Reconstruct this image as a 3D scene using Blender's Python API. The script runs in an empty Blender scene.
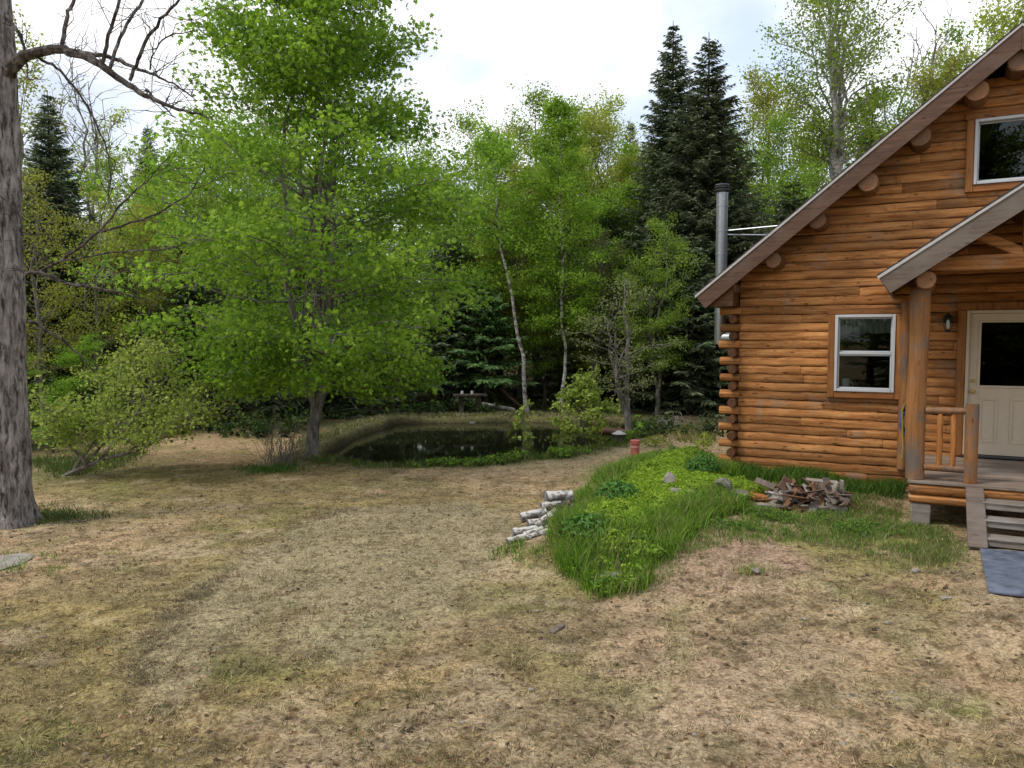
import bpy, bmesh, math, random
import numpy as np
from mathutils import Vector, Matrix
C = bpy.context.scene.collection
scene = bpy.context.scene
PI = math.pi

# ------------------------------------------------------------ camera, sky, sun, exposure
F = 770.0; CZ = 2.5; PITCH = math.atan(47/770)
cam_d = bpy.data.cameras.new('camera'); cam = bpy.data.objects.new('camera', cam_d); C.objects.link(cam)
cam.location = (0, 0, CZ); cam.rotation_euler = (PI/2-PITCH, 0, 0)
cam_d.sensor_width = 36; cam_d.lens = 36*F/1024; cam_d.clip_end = 2000; cam_d.clip_start = .05
scene.camera = cam
SUN_EL, SUN_AZ = math.radians(55), math.radians(250)
sd = bpy.data.lights.new('sun', 'SUN'); sd.energy = 1.5; sd.angle = math.radians(10); sd.color = (1, .95, .87)
so = bpy.data.objects.new('sun', sd); C.objects.link(so)
sdir = Vector((math.cos(SUN_EL)*math.sin(SUN_AZ), math.cos(SUN_EL)*math.cos(SUN_AZ), math.sin(SUN_EL)))
so.rotation_euler = sdir.to_track_quat('Z', 'Y').to_euler(); so.location = (0, 0, 30)
w = bpy.data.worlds.new('World'); scene.world = w; w.use_nodes = True
nt = w.node_tree; N = nt.nodes; L = nt.links
for n in list(N): N.remove(n)
out = N.new('ShaderNodeOutputWorld'); bg = N.new('ShaderNodeBackground'); bg.inputs['Strength'].default_value = .1
sky = N.new('ShaderNodeTexSky'); sky.sky_type = 'NISHITA'; sky.sun_disc = False
sky.sun_elevation = SUN_EL; sky.sun_rotation = SUN_AZ; sky.air_density = 1; sky.dust_density = 2
tc = N.new('ShaderNodeTexCoord'); mp = N.new('ShaderNodeMapping'); mp.inputs['Scale'].default_value = (1, 1, 1.9)
mp.inputs['Location'].default_value = (.35, .1, 0)
n1 = N.new('ShaderNodeTexNoise'); n1.inputs['Scale'].default_value = 2.3; n1.inputs['Detail'].default_value = 7; n1.inputs['Roughness'].default_value = .55
n2 = N.new('ShaderNodeTexNoise'); n2.inputs['Scale'].default_value = 4.5; n2.inputs['Detail'].default_value = 5
r1 = N.new('ShaderNodeValToRGB'); r1.color_ramp.elements[0].position = .34; r1.color_ramp.elements[1].position = .5
r2 = N.new('ShaderNodeValToRGB'); r2.color_ramp.elements[0].position = .4; r2.color_ramp.elements[1].position = .62
r2.color_ramp.elements[0].color = (5.4, 6.0, 7.0, 1); r2.color_ramp.elements[1].color = (9.6, 9.75, 10.0, 1)
bl = N.new('ShaderNodeMix'); bl.data_type = 'RGBA'; bl.blend_type = 'ADD'; bl.inputs[0].default_value = 1
bl.inputs[7].default_value = (3.4, 3.7, 4.2, 1)      # thin veil of cloud over the blue
mx = N.new('ShaderNodeMix'); mx.data_type = 'RGBA'
L.new(tc.outputs['Generated'], mp.inputs[0]); L.new(mp.outputs[0], n1.inputs[0]); L.new(mp.outputs[0], n2.inputs[0])
L.new(n1.outputs[0], r1.inputs[0]); L.new(n2.outputs[0], r2.inputs[0])
L.new(sky.outputs[0], bl.inputs[6])
L.new(r1.outputs[0], mx.inputs[0]); L.new(bl.outputs[2], mx.inputs[6]); L.new(r2.outputs[0], mx.inputs[7])
L.new(mx.outputs[2], bg.inputs[0]); L.new(bg.outputs[0], out.inputs[0])
vs = scene.view_settings; vs.view_transform = 'Standard'; vs.look = 'None'; vs.exposure = .55; vs.gamma = 1
scene.render.engine = 'CYCLES'
scene.cycles.max_bounces = 6; scene.cycles.diffuse_bounces = 3; scene.cycles.transmission_bounces = 4
scene.cycles.transparent_max_bounces = 6; scene.cycles.use_denoising = True
scene.cycles.sample_clamp_indirect = 6

# ------------------------------------------------------------ helpers
TH = math.radians(28)
C0 = np.array([3.773, 12.80]); U = np.array([math.cos(TH), -math.sin(TH)]); M_ = np.array([math.sin(TH), math.cos(TH)])
def ray(x, y):
    dx = (x-512)/F; dz = -(y-384)/F
    return np.array([dx, math.cos(PITCH)+dz*math.sin(PITCH), -math.sin(PITCH)+dz*math.cos(PITCH)])
def at(x, y, Y):                      # the point at ground distance Y seen at a place in the photo
    d = ray(x, y); P = d*(Y/d[1]); return np.array([P[0], P[1], P[2]+CZ])
def loc2w(a, b): return C0 + a*U + b*M_
def w2loc(x, y): return (x-C0[0])*U[0]+(y-C0[1])*U[1], (x-C0[0])*M_[0]+(y-C0[1])*M_[1]
_tab = np.random.RandomState(5).rand(64, 64)
def vn(x, y, s=1.0, o=0):
    x = np.asarray(x, float)*s+o*17.3; y = np.asarray(y, float)*s+o*9.1
    i = np.floor(x).astype(int); j = np.floor(y).astype(int); fx = x-i; fy = y-j
    fx = fx*fx*(3-2*fx); fy = fy*fy*(3-2*fy)
    g = lambda a, b: _tab[a % 64, b % 64]
    return (g(i, j)*(1-fx)+g(i+1, j)*fx)*(1-fy)+(g(i, j+1)*(1-fx)+g(i+1, j+1)*fx)*fy
def fbm(x, y, s, o=0, n=4):
    r = 0; t = 0
    for k in range(n): r = r+vn(x, y, s*2**k, o+k)*.5**k; t += .5**k
    return r/t
def sstep(a, b, x):
    t = np.clip((np.asarray(x, float)-a)/(b-a), 0, 1); return t*t*(3-2*t)
def sdpoly(x, y, poly):               # signed distance, negative inside
    x = np.asarray(x, float); y = np.asarray(y, float); d = np.full(x.shape, 1e9); ins = np.zeros(x.shape, bool); n = len(poly)
    for k in range(n):
        x1, y1 = poly[k]; x2, y2 = poly[(k+1) % n]; ex, ey = x2-x1, y2-y1
        t = np.clip(((x-x1)*ex+(y-y1)*ey)/(ex*ex+ey*ey), 0, 1)
        d = np.minimum(d, (x-x1-t*ex)**2+(y-y1-t*ey)**2)
        if ey != 0:
            c = ((y1 <= y) & (y2 > y)) | ((y2 <= y) & (y1 > y))
            ins ^= c & (x < x1+(y-y1)/ey*ex)
    d = np.sqrt(d); return np.where(ins, -d, d)

class MB:
    def __init__(s): s.v = []; s.f = {}; s.t = []; s.n = 0
    def add(s, v, *faces, tint=.5):
        v = np.asarray(v, np.float32).reshape(-1, 3)
        for f in faces:
            f = np.asarray(f, np.int64)
            if f.ndim == 1: f = f[None]
            if len(f): s.f.setdefault(f.shape[1], []).append(f+s.n)
        s.v.append(v); t = np.asarray(tint, np.float32)
        s.t.append(np.broadcast_to(t, (len(v),)) if t.ndim == 0 else t); s.n += len(v)
    def addcol(s, v, *faces, col=None):
        s.add(v, *faces); s.c = getattr(s, 'c', []); s.c.append(np.asarray(col, np.float32))
    def mesh(s, name, mat, smooth=True):
        me = bpy.data.meshes.new(name); V = np.concatenate(s.v)
        me.vertices.add(len(V)); me.vertices.foreach_set('co', V.ravel())
        idx = []; tot = []
        for k, fl in s.f.items():
            a = np.concatenate(fl); idx.append(a.ravel()); tot.append(np.full(len(a), k))
        idx = np.concatenate(idx); tot = np.concatenate(tot); st = np.concatenate([[0], np.cumsum(tot)[:-1]])
        me.loops.add(len(idx)); me.loops.foreach_set('vertex_index', idx.astype(np.int32))
        me.polygons.add(len(tot)); me.polygons.foreach_set('loop_start', st.astype(np.int32)); me.polygons.foreach_set('loop_total', tot.astype(np.int32))
        at_ = me.attributes.new('tint', 'FLOAT', 'POINT'); at_.data.foreach_set('value', np.concatenate(s.t).astype(np.float32))
        if getattr(s, 'c', None):
            ca = me.attributes.new('col', 'FLOAT_COLOR', 'POINT'); cc = np.concatenate(s.c)
            ca.data.foreach_set('color', np.concatenate([cc, np.ones((len(cc), 1), np.float32)], 1).ravel())
        me.update(calc_edges=True); me.validate()
        me.polygons.foreach_set('use_smooth', np.full(len(me.polygons), smooth))
        if smooth and len(V) < 40000: me.set_sharp_from_angle(angle=math.radians(42))
        me.materials.append(mat); return me
    def build(s, name, mat, parent=None, smooth=True):
        o = bpy.data.objects.new(name, s.mesh(name, mat, smooth)); C.objects.link(o)
        if parent: o.parent = parent
        return o
    # ---- shapes
    def tube(s, P, R, k=8, caps=True, tint=.5, jit=0, rng=None):
        P = np.asarray(P, float); n = len(P); R = np.broadcast_to(np.asarray(R, float), (n,))
        T = np.gradient(P, axis=0); T /= np.linalg.norm(T, axis=1, keepdims=True)+1e-9
        ref = np.array([0, 0, 1.]) if abs(T[0][2]) < .9 else np.array([1., 0, 0])
        A = np.cross(T, ref); A /= np.linalg.norm(A, axis=1, keepdims=True)+1e-9; B = np.cross(A, T)
        th = np.arange(k)*2*PI/k; rr = R[:, None]*np.ones(k)
        if jit: rr = rr*(1+jit*(rng.rand(n, k)-.5))
        V = P[:, None, :]+rr[..., None]*(np.cos(th)[None, :, None]*A[:, None, :]+np.sin(th)[None, :, None]*B[:, None, :])
        i = np.arange(n-1)[:, None]*k; j = np.arange(k)[None]; j2 = (j+1) % k
        q = np.stack([i+j, i+j2, i+k+j2, i+k+j], -1).reshape(-1, 4)
        fs = [q]
        if caps: fs += [np.arange(k)[::-1][None], (n-1)*k+np.arange(k)[None]]
        s.add(V.reshape(-1, 3), *fs, tint=tint)
    def box(s, c, sz, rot=None, ch=.004, tint=.5):
        hx, hy, hz = sz[0]/2, sz[1]/2, sz[2]/2; ch = min(ch, hx*.45, hy*.45, hz*.45)
        bm = bmesh.new(); bmesh.ops.create_cube(bm, size=1, matrix=Matrix.Diagonal((sz[0], sz[1], sz[2], 1)))
        bmesh.ops.bevel(bm, geom=bm.edges[:], offset=ch, segments=1, affect='EDGES')
        V = np.array([v.co[:] for v in bm.verts]); bm.verts.index_update()
        fs = [[v.index for v in f.verts] for f in bm.faces]; bm.free()
        if rot is not None: V = V@np.array(rot).T
        V = V+np.array(c); g = {}
        for f in fs: g.setdefault(len(f), []).append(f)
        s.add(V, *[np.array(x) for x in g.values()], tint=tint)
    def prism(s, poly, lo, hi, axis, tint=.5):    # poly in the two other axes
        n = len(poly); ax = [i for i in range(3) if i != axis]; V = np.zeros((2*n, 3))
        for k, h in enumerate((lo, hi)):
            V[k*n:(k+1)*n, ax] = poly; V[k*n:(k+1)*n, axis] = h
        q = np.array([[i, (i+1) % n, n+(i+1) % n, n+i] for i in range(n)])
        s.add(V, q, np.arange(n)[::-1][None], n+np.arange(n)[None], tint=tint)
    def lathe(s, prof, c, k=16, axis=2, tint=.5):  # prof (r, h)
        P = np.zeros((len(prof), 3)); c = np.array(c, float); V = []
        for r, h in prof:
            for t in range(k):
                p = np.zeros(3); o_ = [i for i in range(3) if i != axis]
                p[o_[0]] = r*math.cos(2*PI*t/k); p[o_[1]] = r*math.sin(2*PI*t/k); p[axis] = h; V.append(p+c)
        n = len(prof); i = np.arange(n-1)[:, None]*k; j = np.arange(k)[None]; j2 = (j+1) % k
        s.add(np.array(V), np.stack([i+j, i+j2, i+k+j2, i+k+j], -1).reshape(-1, 4), np.arange(k)[None], (n-1)*k+np.arange(k)[None], tint=tint)

def R3(rx=0, ry=0, rz=0): return np.array(Matrix.Rotation(rz, 3, 'Z')@Matrix.Rotation(ry, 3, 'Y')@Matrix.Rotation(rx, 3, 'X'))
def tag(o, label=None, cat=None, group=None, kind=None):
    if label: o['label'] = label
    if cat: o['category'] = cat
    if group: o['group'] = group
    if kind: o['kind'] = kind
    return o
def thing(name, label, cat, loc=(0, 0, 0), rz=0, group=None):
    o = bpy.data.objects.new(name, None); C.objects.link(o); o.location = loc; o.rotation_euler = (0, 0, rz); o.empty_display_size = .2
    return tag(o, label, cat, group)
def copy_thing(src, loc, rz, sc, label, group=None):
    c = src.copy(); C.objects.link(c); c.location = loc; c.rotation_euler = (0, 0, rz); c.scale = (sc, sc, sc) if np.isscalar(sc) else sc
    c['label'] = label
    if group: c['group'] = group
    for ch in list(src.children):
        d = ch.copy(); C.objects.link(d); d.parent = c
    return c

# ------------------------------------------------------------ materials
class Mat:
    def __init__(s, name):
        s.m = bpy.data.materials.new(name); s.m.use_nodes = True; s.nt = s.m.node_tree; s.N = s.nt.nodes
        s.b = s.N['Principled BSDF']; s.out = s.N['Material Output']
    def n(s, t, **kw):
        x = s.N.new(t)
        for k, v in kw.items():
            if hasattr(x, k): setattr(x, k, v)
        return x
    def l(s, a, b): s.nt.links.new(a, b)
    def coord(s, scale=(1, 1, 1), kind='Object'):
        t = s.n('ShaderNodeTexCoord'); m = s.n('ShaderNodeMapping'); m.inputs['Scale'].default_value = scale; s.l(t.outputs[kind], m.inputs[0]); return m.outputs[0]
    def noise(s, co, sc, det=4, rough=.55, dist=0):
        x = s.n('ShaderNodeTexNoise'); x.inputs['Scale'].default_value = sc; x.inputs['Detail'].default_value = det
        x.inputs['Roughness'].default_value = rough; x.inputs['Distortion'].default_value = dist; s.l(co, x.inputs['Vector']); return x.outputs[0]
    def ramp(s, fac, *stops):
        x = s.n('ShaderNodeValToRGB'); e = x.color_ramp.elements
        while len(e) < len(stops): e.new(.5)
        for k, (p, c) in enumerate(stops):
            e[k].position = p; e[k].color = (*c, 1) if not np.isscalar(c) else (c, c, c, 1)
        s.l(fac, x.inputs[0]); return x.outputs[0]
    def mix(s, fac, a, b, mode='MIX'):
        x = s.n('ShaderNodeMix'); x.data_type = 'RGBA'; x.blend_type = mode
        for i, v in ((0, fac), (6, a), (7, b)):
            if hasattr(v, 'is_output') or isinstance(v, bpy.types.NodeSocket): s.l(v, x.inputs[i])
            else: x.inputs[i].default_value = v if np.isscalar(v) else (*v, 1)
        return x.outputs[2]
    def attr(s, name, o='Fac'):
        x = s.n('ShaderNodeAttribute'); x.attribute_name = name; return x.outputs[o]
    def bump(s, h, st=.4, d=.02):
        x = s.n('ShaderNodeBump'); x.inputs['Strength'].default_value = st; x.inputs['Distance'].default_value = d; s.l(h, x.inputs['Height']); s.l(x.outputs[0], s.b.inputs['Normal'])
    def base(s, c, rough=.8, spec=.3, metal=0):
        if isinstance(c, bpy.types.NodeSocket): s.l(c, s.b.inputs['Base Color'])
        else: s.b.inputs['Base Color'].default_value = (*c, 1)
        s.b.inputs['Roughness'].default_value = rough; s.b.inputs['Specular IOR Level'].default_value = spec; s.b.inputs['Metallic'].default_value = metal
        return s.m
    def translucent(s, c, fac):
        t = s.n('ShaderNodeBsdfTranslucent'); m = s.n('ShaderNodeMixShader'); m.inputs[0].default_value = fac
        if isinstance(c, bpy.types.NodeSocket): s.l(c, t.inputs[0])
        else: t.inputs[0].default_value = (*c, 1)
        s.l(s.b.outputs[0], m.inputs[1]); s.l(t.outputs[0], m.inputs[2]); s.l(m.outputs[0], s.out.inputs[0])

def leaf_mat(name, dark, light, tr=.35, vary=.12, rough=.55, spec=.3):
    m = Mat(name); c = m.ramp(m.attr('tint'), (0, dark), (1, light))
    oi = m.n('ShaderNodeObjectInfo'); h = m.n('ShaderNodeHueSaturation')
    a = m.n('ShaderNodeMapRange'); a.inputs[3].default_value = .5-vary*.09; a.inputs[4].default_value = .5+vary*.09
    v = m.n('ShaderNodeMapRange'); v.inputs[3].default_value = 1-vary*1.6; v.inputs[4].default_value = 1+vary*1.6
    m.l(oi.outputs['Random'], a.inputs[0]); m.l(oi.outputs['Random'], v.inputs[0])
    m.l(a.outputs[0], h.inputs['Hue']); m.l(v.outputs[0], h.inputs['Value']); m.l(c, h.inputs['Color'])
    m.base(h.outputs[0], rough, spec); m.translucent(h.outputs[0], tr); return m.m
def bark_mat(name, c1, c2, c3, sc=(9, 9, 2.2), bump=.6, lo=.38, hi=.62):
    m = Mat(name); co = m.coord(sc); a = m.noise(co, 1.6, 6, .62, .4); b = m.noise(m.coord((3, 3, 1.3)), 1.7, 3)
    c = m.ramp(a, (lo, c1), ((lo+hi)/2, c2), (hi, c3)); c = m.mix(m.ramp(b, (.42, 0), (.62, .45)), c, c1)
    m.base(c, .9, .15); m.bump(a, bump, .03); return m.m
def wood_mat(name, dark, mid, light, along=0, grey=None, greyamt=0, sc=1, rough=.6, knots=True, spec=.3, tintv=.35, seam=False):
    m = Mat(name); s1 = [26*sc]*3; s1[along] = 1.6*sc; s2 = [5*sc]*3; s2[along] = 1.1*sc
    co = m.coord(s1); g = m.noise(co, 1, 5, .6, .6); bl_ = m.noise(m.coord(s2), 1, 3)
    c = m.ramp(g, (.3, dark), (.5, mid), (.72, light))
    s4 = [17*sc]*3; s4[along] = 4.5*sc; bt_ = m.noise(m.coord(s4), 1, 6, .7, .8); c = m.mix(m.ramp(bt_, (.34, .6), (.46, 0)), c, tuple(x*.6 for x in dark))
    c = m.mix(m.ramp(bl_, (.3, .55), (.6, 0)), c, dark)
    if knots:
        v = m.n('ShaderNodeTexVoronoi'); s3 = [9*sc]*3; s3[along] = 3.2*sc; m.l(m.coord(s3), v.inputs['Vector']); v.inputs['Scale'].default_value = 1
        c = m.mix(m.ramp(v.outputs['Distance'], (.05, .85), (.16, 0)), c, tuple(x*.32 for x in dark))
    if grey:
        gg = m.noise(m.coord((1.3, 1.3, 1.3)), 1.4*sc, 5, .6); c = m.mix(m.ramp(gg, (.62-greyamt*.4, 0), (.78-greyamt*.4, .85)), c, grey)
    if seam:                          # colour darkened along the grooves between the courses
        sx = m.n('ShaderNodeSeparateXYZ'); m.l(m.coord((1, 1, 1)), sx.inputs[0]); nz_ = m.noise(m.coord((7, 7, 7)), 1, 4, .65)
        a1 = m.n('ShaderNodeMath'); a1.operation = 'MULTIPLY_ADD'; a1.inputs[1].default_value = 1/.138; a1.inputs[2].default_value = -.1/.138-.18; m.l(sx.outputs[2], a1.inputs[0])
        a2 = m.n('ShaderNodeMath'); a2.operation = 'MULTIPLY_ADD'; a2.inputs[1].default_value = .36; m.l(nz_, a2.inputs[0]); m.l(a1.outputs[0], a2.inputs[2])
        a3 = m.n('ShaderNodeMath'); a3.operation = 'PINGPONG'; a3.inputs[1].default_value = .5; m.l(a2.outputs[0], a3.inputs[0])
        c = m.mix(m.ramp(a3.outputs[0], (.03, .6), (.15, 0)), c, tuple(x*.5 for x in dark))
        sp_ = m.noise(m.coord((11, 20, 34)), 1, 6, .75, .5); c = m.mix(m.ramp(sp_, (.57, 0), (.68, .6)), c, tuple(x*.55 for x in dark))
        wn_ = m.noise(m.coord((.8, .8, 1.6)), 1, 4, .6); c = m.mix(m.ramp(wn_, (.5, 0), (.7, .35)), c, (.2, .1, .05))
    t = m.ramp(m.attr('tint'), (0, (1-tintv,)*3), (1, (1+tintv*.6,)*3)); c = m.mix(1.0, c, t, 'MULTIPLY')
    m.base(c, rough, spec); m.bump(g, .25, .01); return m.m
def plain(name, col, rough=.5, spec=.4, metal=0, nz=.12, sc=14):
    m = Mat(name); g = m.noise(m.coord(), sc, 4); lo = tuple(x*(1-nz) for x in col); hi = tuple(min(1, x*(1+nz)) for x in col)
    m.base(m.ramp(g, (.3, lo), (.7, hi)), rough, spec, metal); return m.m
def coltr(name, tr=.25, rough=.75):
    m = Mat(name); c = m.attr('col', 'Color'); m.base(c, rough, .15); m.translucent(c, tr); return m.m

MT = {}
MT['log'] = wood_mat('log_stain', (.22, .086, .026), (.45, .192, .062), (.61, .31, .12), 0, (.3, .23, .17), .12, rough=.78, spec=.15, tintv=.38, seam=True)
MT['log_y'] = wood_mat('log_stain_side', (.2, .07, .018), (.42, .17, .045), (.55, .25, .075), 1)
MT['log_dark'] = wood_mat('log_stain_dark', (.07, .028, .012), (.14, .055, .022), (.21, .085, .035), 1)
MT['endgrain'] = wood_mat('end_grain', (.2, .1, .045), (.2, .092, .038), (.28, .14, .06), 1, (.17, .11, .075), .3)
MT['trim'] = wood_mat('trim_wood', (.2, .07, .018), (.36, .145, .038), (.43, .19, .057), 2)
MT['trim_x'] = wood_mat('trim_wood_flat', (.15, .05, .014), (.3, .115, .03), (.37, .16, .047), 0)
MT['post'] = wood_mat('post_wood', (.2, .08, .025), (.32, .14, .045), (.38, .185, .065), 2, (.13, .115, .105), .32)
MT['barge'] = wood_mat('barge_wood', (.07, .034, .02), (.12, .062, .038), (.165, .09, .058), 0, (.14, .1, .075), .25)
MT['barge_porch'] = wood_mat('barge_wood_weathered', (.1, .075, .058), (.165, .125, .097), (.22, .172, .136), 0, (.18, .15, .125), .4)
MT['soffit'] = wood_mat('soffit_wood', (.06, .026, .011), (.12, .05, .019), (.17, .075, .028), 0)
MT['deck'] = wood_mat('deck_wood', (.17, .125, .095), (.25, .19, .145), (.33, .26, .2), 0, (.3, .26, .22), .35, knots=False)
MT['grey_wood'] = wood_mat('grey_weathered_wood', (.17, .14, .115), (.3, .255, .215), (.42, .365, .31), 0, (.34, .32, .3), .35, tintv=.5)
MT['shingle'] = plain('shingles', (.07, .06, .055), .9, .2, 0, .4, 9)
MT['drip'] = plain('drip_edge', (.45, .43, .41), .45, .5)
MT['vinyl'] = plain('white_vinyl', (.5, .51, .53), .4, .45, 0, .03)
MT['door'] = plain('cream_door_paint', (.55, .46, .34), .45, .4, 0, .04)
MT['steel'] = plain('stainless_steel', (.36, .38, .4), .42, .5, .85, .15, 30)
MT['brass'] = plain('brass', (.55, .4, .16), .3, .5, .9)
MT['iron'] = plain('black_iron', (.02, .018, .016), .5, .4)
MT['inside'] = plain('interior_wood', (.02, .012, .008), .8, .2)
MT['cloth'] = plain('curtain_cloth', (.5, .5, .48), .9, .1)
MT['mat'] = plain('blue_grey_carpet', (.105, .12, .155), .95, .1, 0, .45, 7)
MT['concrete'] = plain('concrete', (.34, .31, .27), .9, .2, 0, .25, 8)
MT['stone'] = plain('stone', (.27, .24, .205), .9, .2, 0, .3, 9)
MT['red'] = plain('faded_red_paint', (.42, .12, .1), .6, .3, 0, .25, 12)
MT['pinkband'] = plain('pale_red_band', (.55, .3, .27), .6, .3)
MT['blue'] = plain('blue_rope', (.03, .07, .3), .7, .2)
MT['yellow'] = plain('yellow_rope', (.3, .22, .04), .7, .2)
MT['white'] = plain('white_ceramic', (.7, .72, .75), .3, .5)
MT['dark_box'] = plain('dark_grey_metal', (.05, .05, .05), .6, .3)
def glass():
    m = Mat('window_glass'); t = m.n('ShaderNodeBsdfTransparent'); t.inputs[0].default_value = (.64, .7, .67, 1)
    g = m.n('ShaderNodeBsdfGlossy'); g.inputs['Roughness'].default_value = .01
    f = m.n('ShaderNodeFresnel'); f.inputs[0].default_value = 1.52; a = m.n('ShaderNodeMath'); a.operation = 'MULTIPLY'; a.inputs[1].default_value = .9; m.l(f.outputs[0], a.inputs[0])
    x = m.n('ShaderNodeMixShader'); m.l(a.outputs[0], x.inputs[0]); m.l(t.outputs[0], x.inputs[1]); m.l(g.outputs[0], x.inputs[2]); m.l(x.outputs[0], m.out.inputs[0]); return m.m
MT['glass'] = glass()
def birch():
    m = Mat('birch_bark'); a = m.noise(m.coord((14, 14, 40)), 1, 4); b = m.noise(m.coord((3, 3, 5)), 1.5, 4)
    c = m.ramp(a, (.38, (.12, .1, .09)), (.47, (.47, .44, .4)), (.8, (.62, .6, .56))); c = m.mix(m.ramp(b, (.49, 0), (.6, .9)), c, (.07, .055, .045))
    c = m.mix(m.ramp(m.attr('tint'), (.1, 1), (.3, 0)), c, (.075, .06, .05)); m.base(c, .8, .2); m.bump(a, .3, .01); return m.m
MT['birch'] = birch()
MT['bark_big'] = bark_mat('bark_lichen', (.045, .038, .034), (.21, .185, .168), (.35, .315, .295), (13, 13, 3.4), 1.0, .36, .6)
MT['bark_maple'] = bark_mat('bark_maple', (.03, .025, .022), (.085, .07, .06), (.2, .18, .165), (8, 8, 5))
MT['bark_grey'] = bark_mat('bark_grey', (.09, .08, .07), (.19, .175, .155), (.3, .28, .25))
MT['bark_pale'] = bark_mat('bark_pale', (.12, .11, .1), (.36, .34, .31), (.5, .48, .45), (5, 5, 9))
MT['bark_dark'] = bark_mat('bark_dark', (.03, .024, .02), (.07, .055, .045), (.12, .1, .085))
MT['twig'] = bark_mat('bark_twig', (.1, .08, .07), (.18, .15, .13), (.28, .24, .21))
MT['lf_maple'] = leaf_mat('leaf_maple', (.13, .25, .02), (.38, .56, .055), .55, .04)
MT['lf_green'] = leaf_mat('leaf_green', (.15, .26, .025), (.38, .52, .055), .54, .14)
MT['lf_yellow'] = leaf_mat('leaf_yellow', (.25, .3, .035), (.52, .56, .09), .52, .12)
MT['lf_shrub'] = leaf_mat('leaf_shrub', (.24, .34, .05), (.5, .6, .13), .5, .06)
MT['lf_dull'] = leaf_mat('leaf_dull', (.15, .19, .05), (.33, .38, .12), .48, .12)
MT['lf_bright'] = leaf_mat('leaf_birch', (.16, .32, .025), (.36, .56, .055), .54, .1)
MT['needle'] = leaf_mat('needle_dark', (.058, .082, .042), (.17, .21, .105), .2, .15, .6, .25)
MT['needle_pine'] = leaf_mat('needle_soft', (.07, .15, .045), (.18, .3, .1), .35, .1)
MT['perennial'] = leaf_mat('leaf_perennial', (.035, .1, .018), (.11, .24, .04), .3, .05)
MT['grass'] = coltr('grass_blades', .3)
MT['straw'] = coltr('straw_blades', .12, .85)
# ------------------------------------------------------------ terrain
PAD = [(-.05, 8.75), (.75, 11.2), (1.7, 14.2), (3.0, 15.6), (6, 17), (20, 17), (22, 5), (6, 4.6), (3.2, 6.0), (1.3, 7.3), (.45, 7.7)]
POND = [(-3.85, 15.25), (-2.1, 14.9), (-.4, 15.2), (1.0, 16.2), (2.3, 17.9), (3.4, 20.6), (3.4, 23.6), (.4, 24.6), (-1.6, 24.2), (-3.6, 24.0), (-4.2, 21), (-4.4, 18)]
def gz(px, py, z): d = ray(px, py); t = (z-CZ)/d[2]; return (float(d[0]*t), float(d[1]*t))
MOUND = [gz(a, b, z) for a, b, z in ((550, 552, .05), (580, 512, .1), (612, 487, .12), (645, 467, .15), (690, 456, .2), (712, 466, .25), (738, 482, .26), (762, 496, .26), (735, 515, .22), (700, 530, .2), (668, 560, .12), (642, 590, .02), (600, 594, .0), (572, 576, .02))]
TALL = 1
WZ = -.2
def Hh(x, y):
    x = np.asarray(x, float); y = np.asarray(y, float)
    h = .05*(fbm(x, y, .35, 1, 3)-.5)+.035*(fbm(x, y, 1.6, 4, 3)-.5)
    h = h+.02*np.clip(y-25, 0, 60)+.055*np.clip(-x-6+(y-18)*.0, 0, 40)*sstep(17, 24, y)*.6+.6*sstep(24, 40, y)*fbm(x, y, .12, 7, 2)
    d = sdpoly(x, y, PAD)+.25*(fbm(x, y, .9, 3, 3)-.5)
    a, b = w2loc(x, y)
    h = h+(.27-.1*sstep(0, 2.6, a))*sstep(.35, -.85, d)
    m = sdpoly(x, y, MOUND); h = h+.1*sstep(0, -.7, m)
    p = sdpoly(x, y, POND)+.3*(fbm(x, y, .8, 9, 3)-.5)
    h = h+.06*sstep(.9, .1, p)*sstep(-2.9, -3.6, x)
    h = h-.75*sstep(.12, -.4, p)
    return h
def h1(x, y): return float(Hh(np.array([x]), np.array([y]))[0])
def G(px, py):                        # where a place in the photo meets the ground
    d = ray(px, py); z = .1; t = (z-CZ)/d[2]
    for _ in range(26):
        z = .55*z+.45*h1(*(d[:2]*t)); t = (z-CZ)/d[2]
    P = d*t; return np.array([P[0], P[1], z])
def Gp(pts): return [tuple(G(*p)[:2]) for p in pts]

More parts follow.
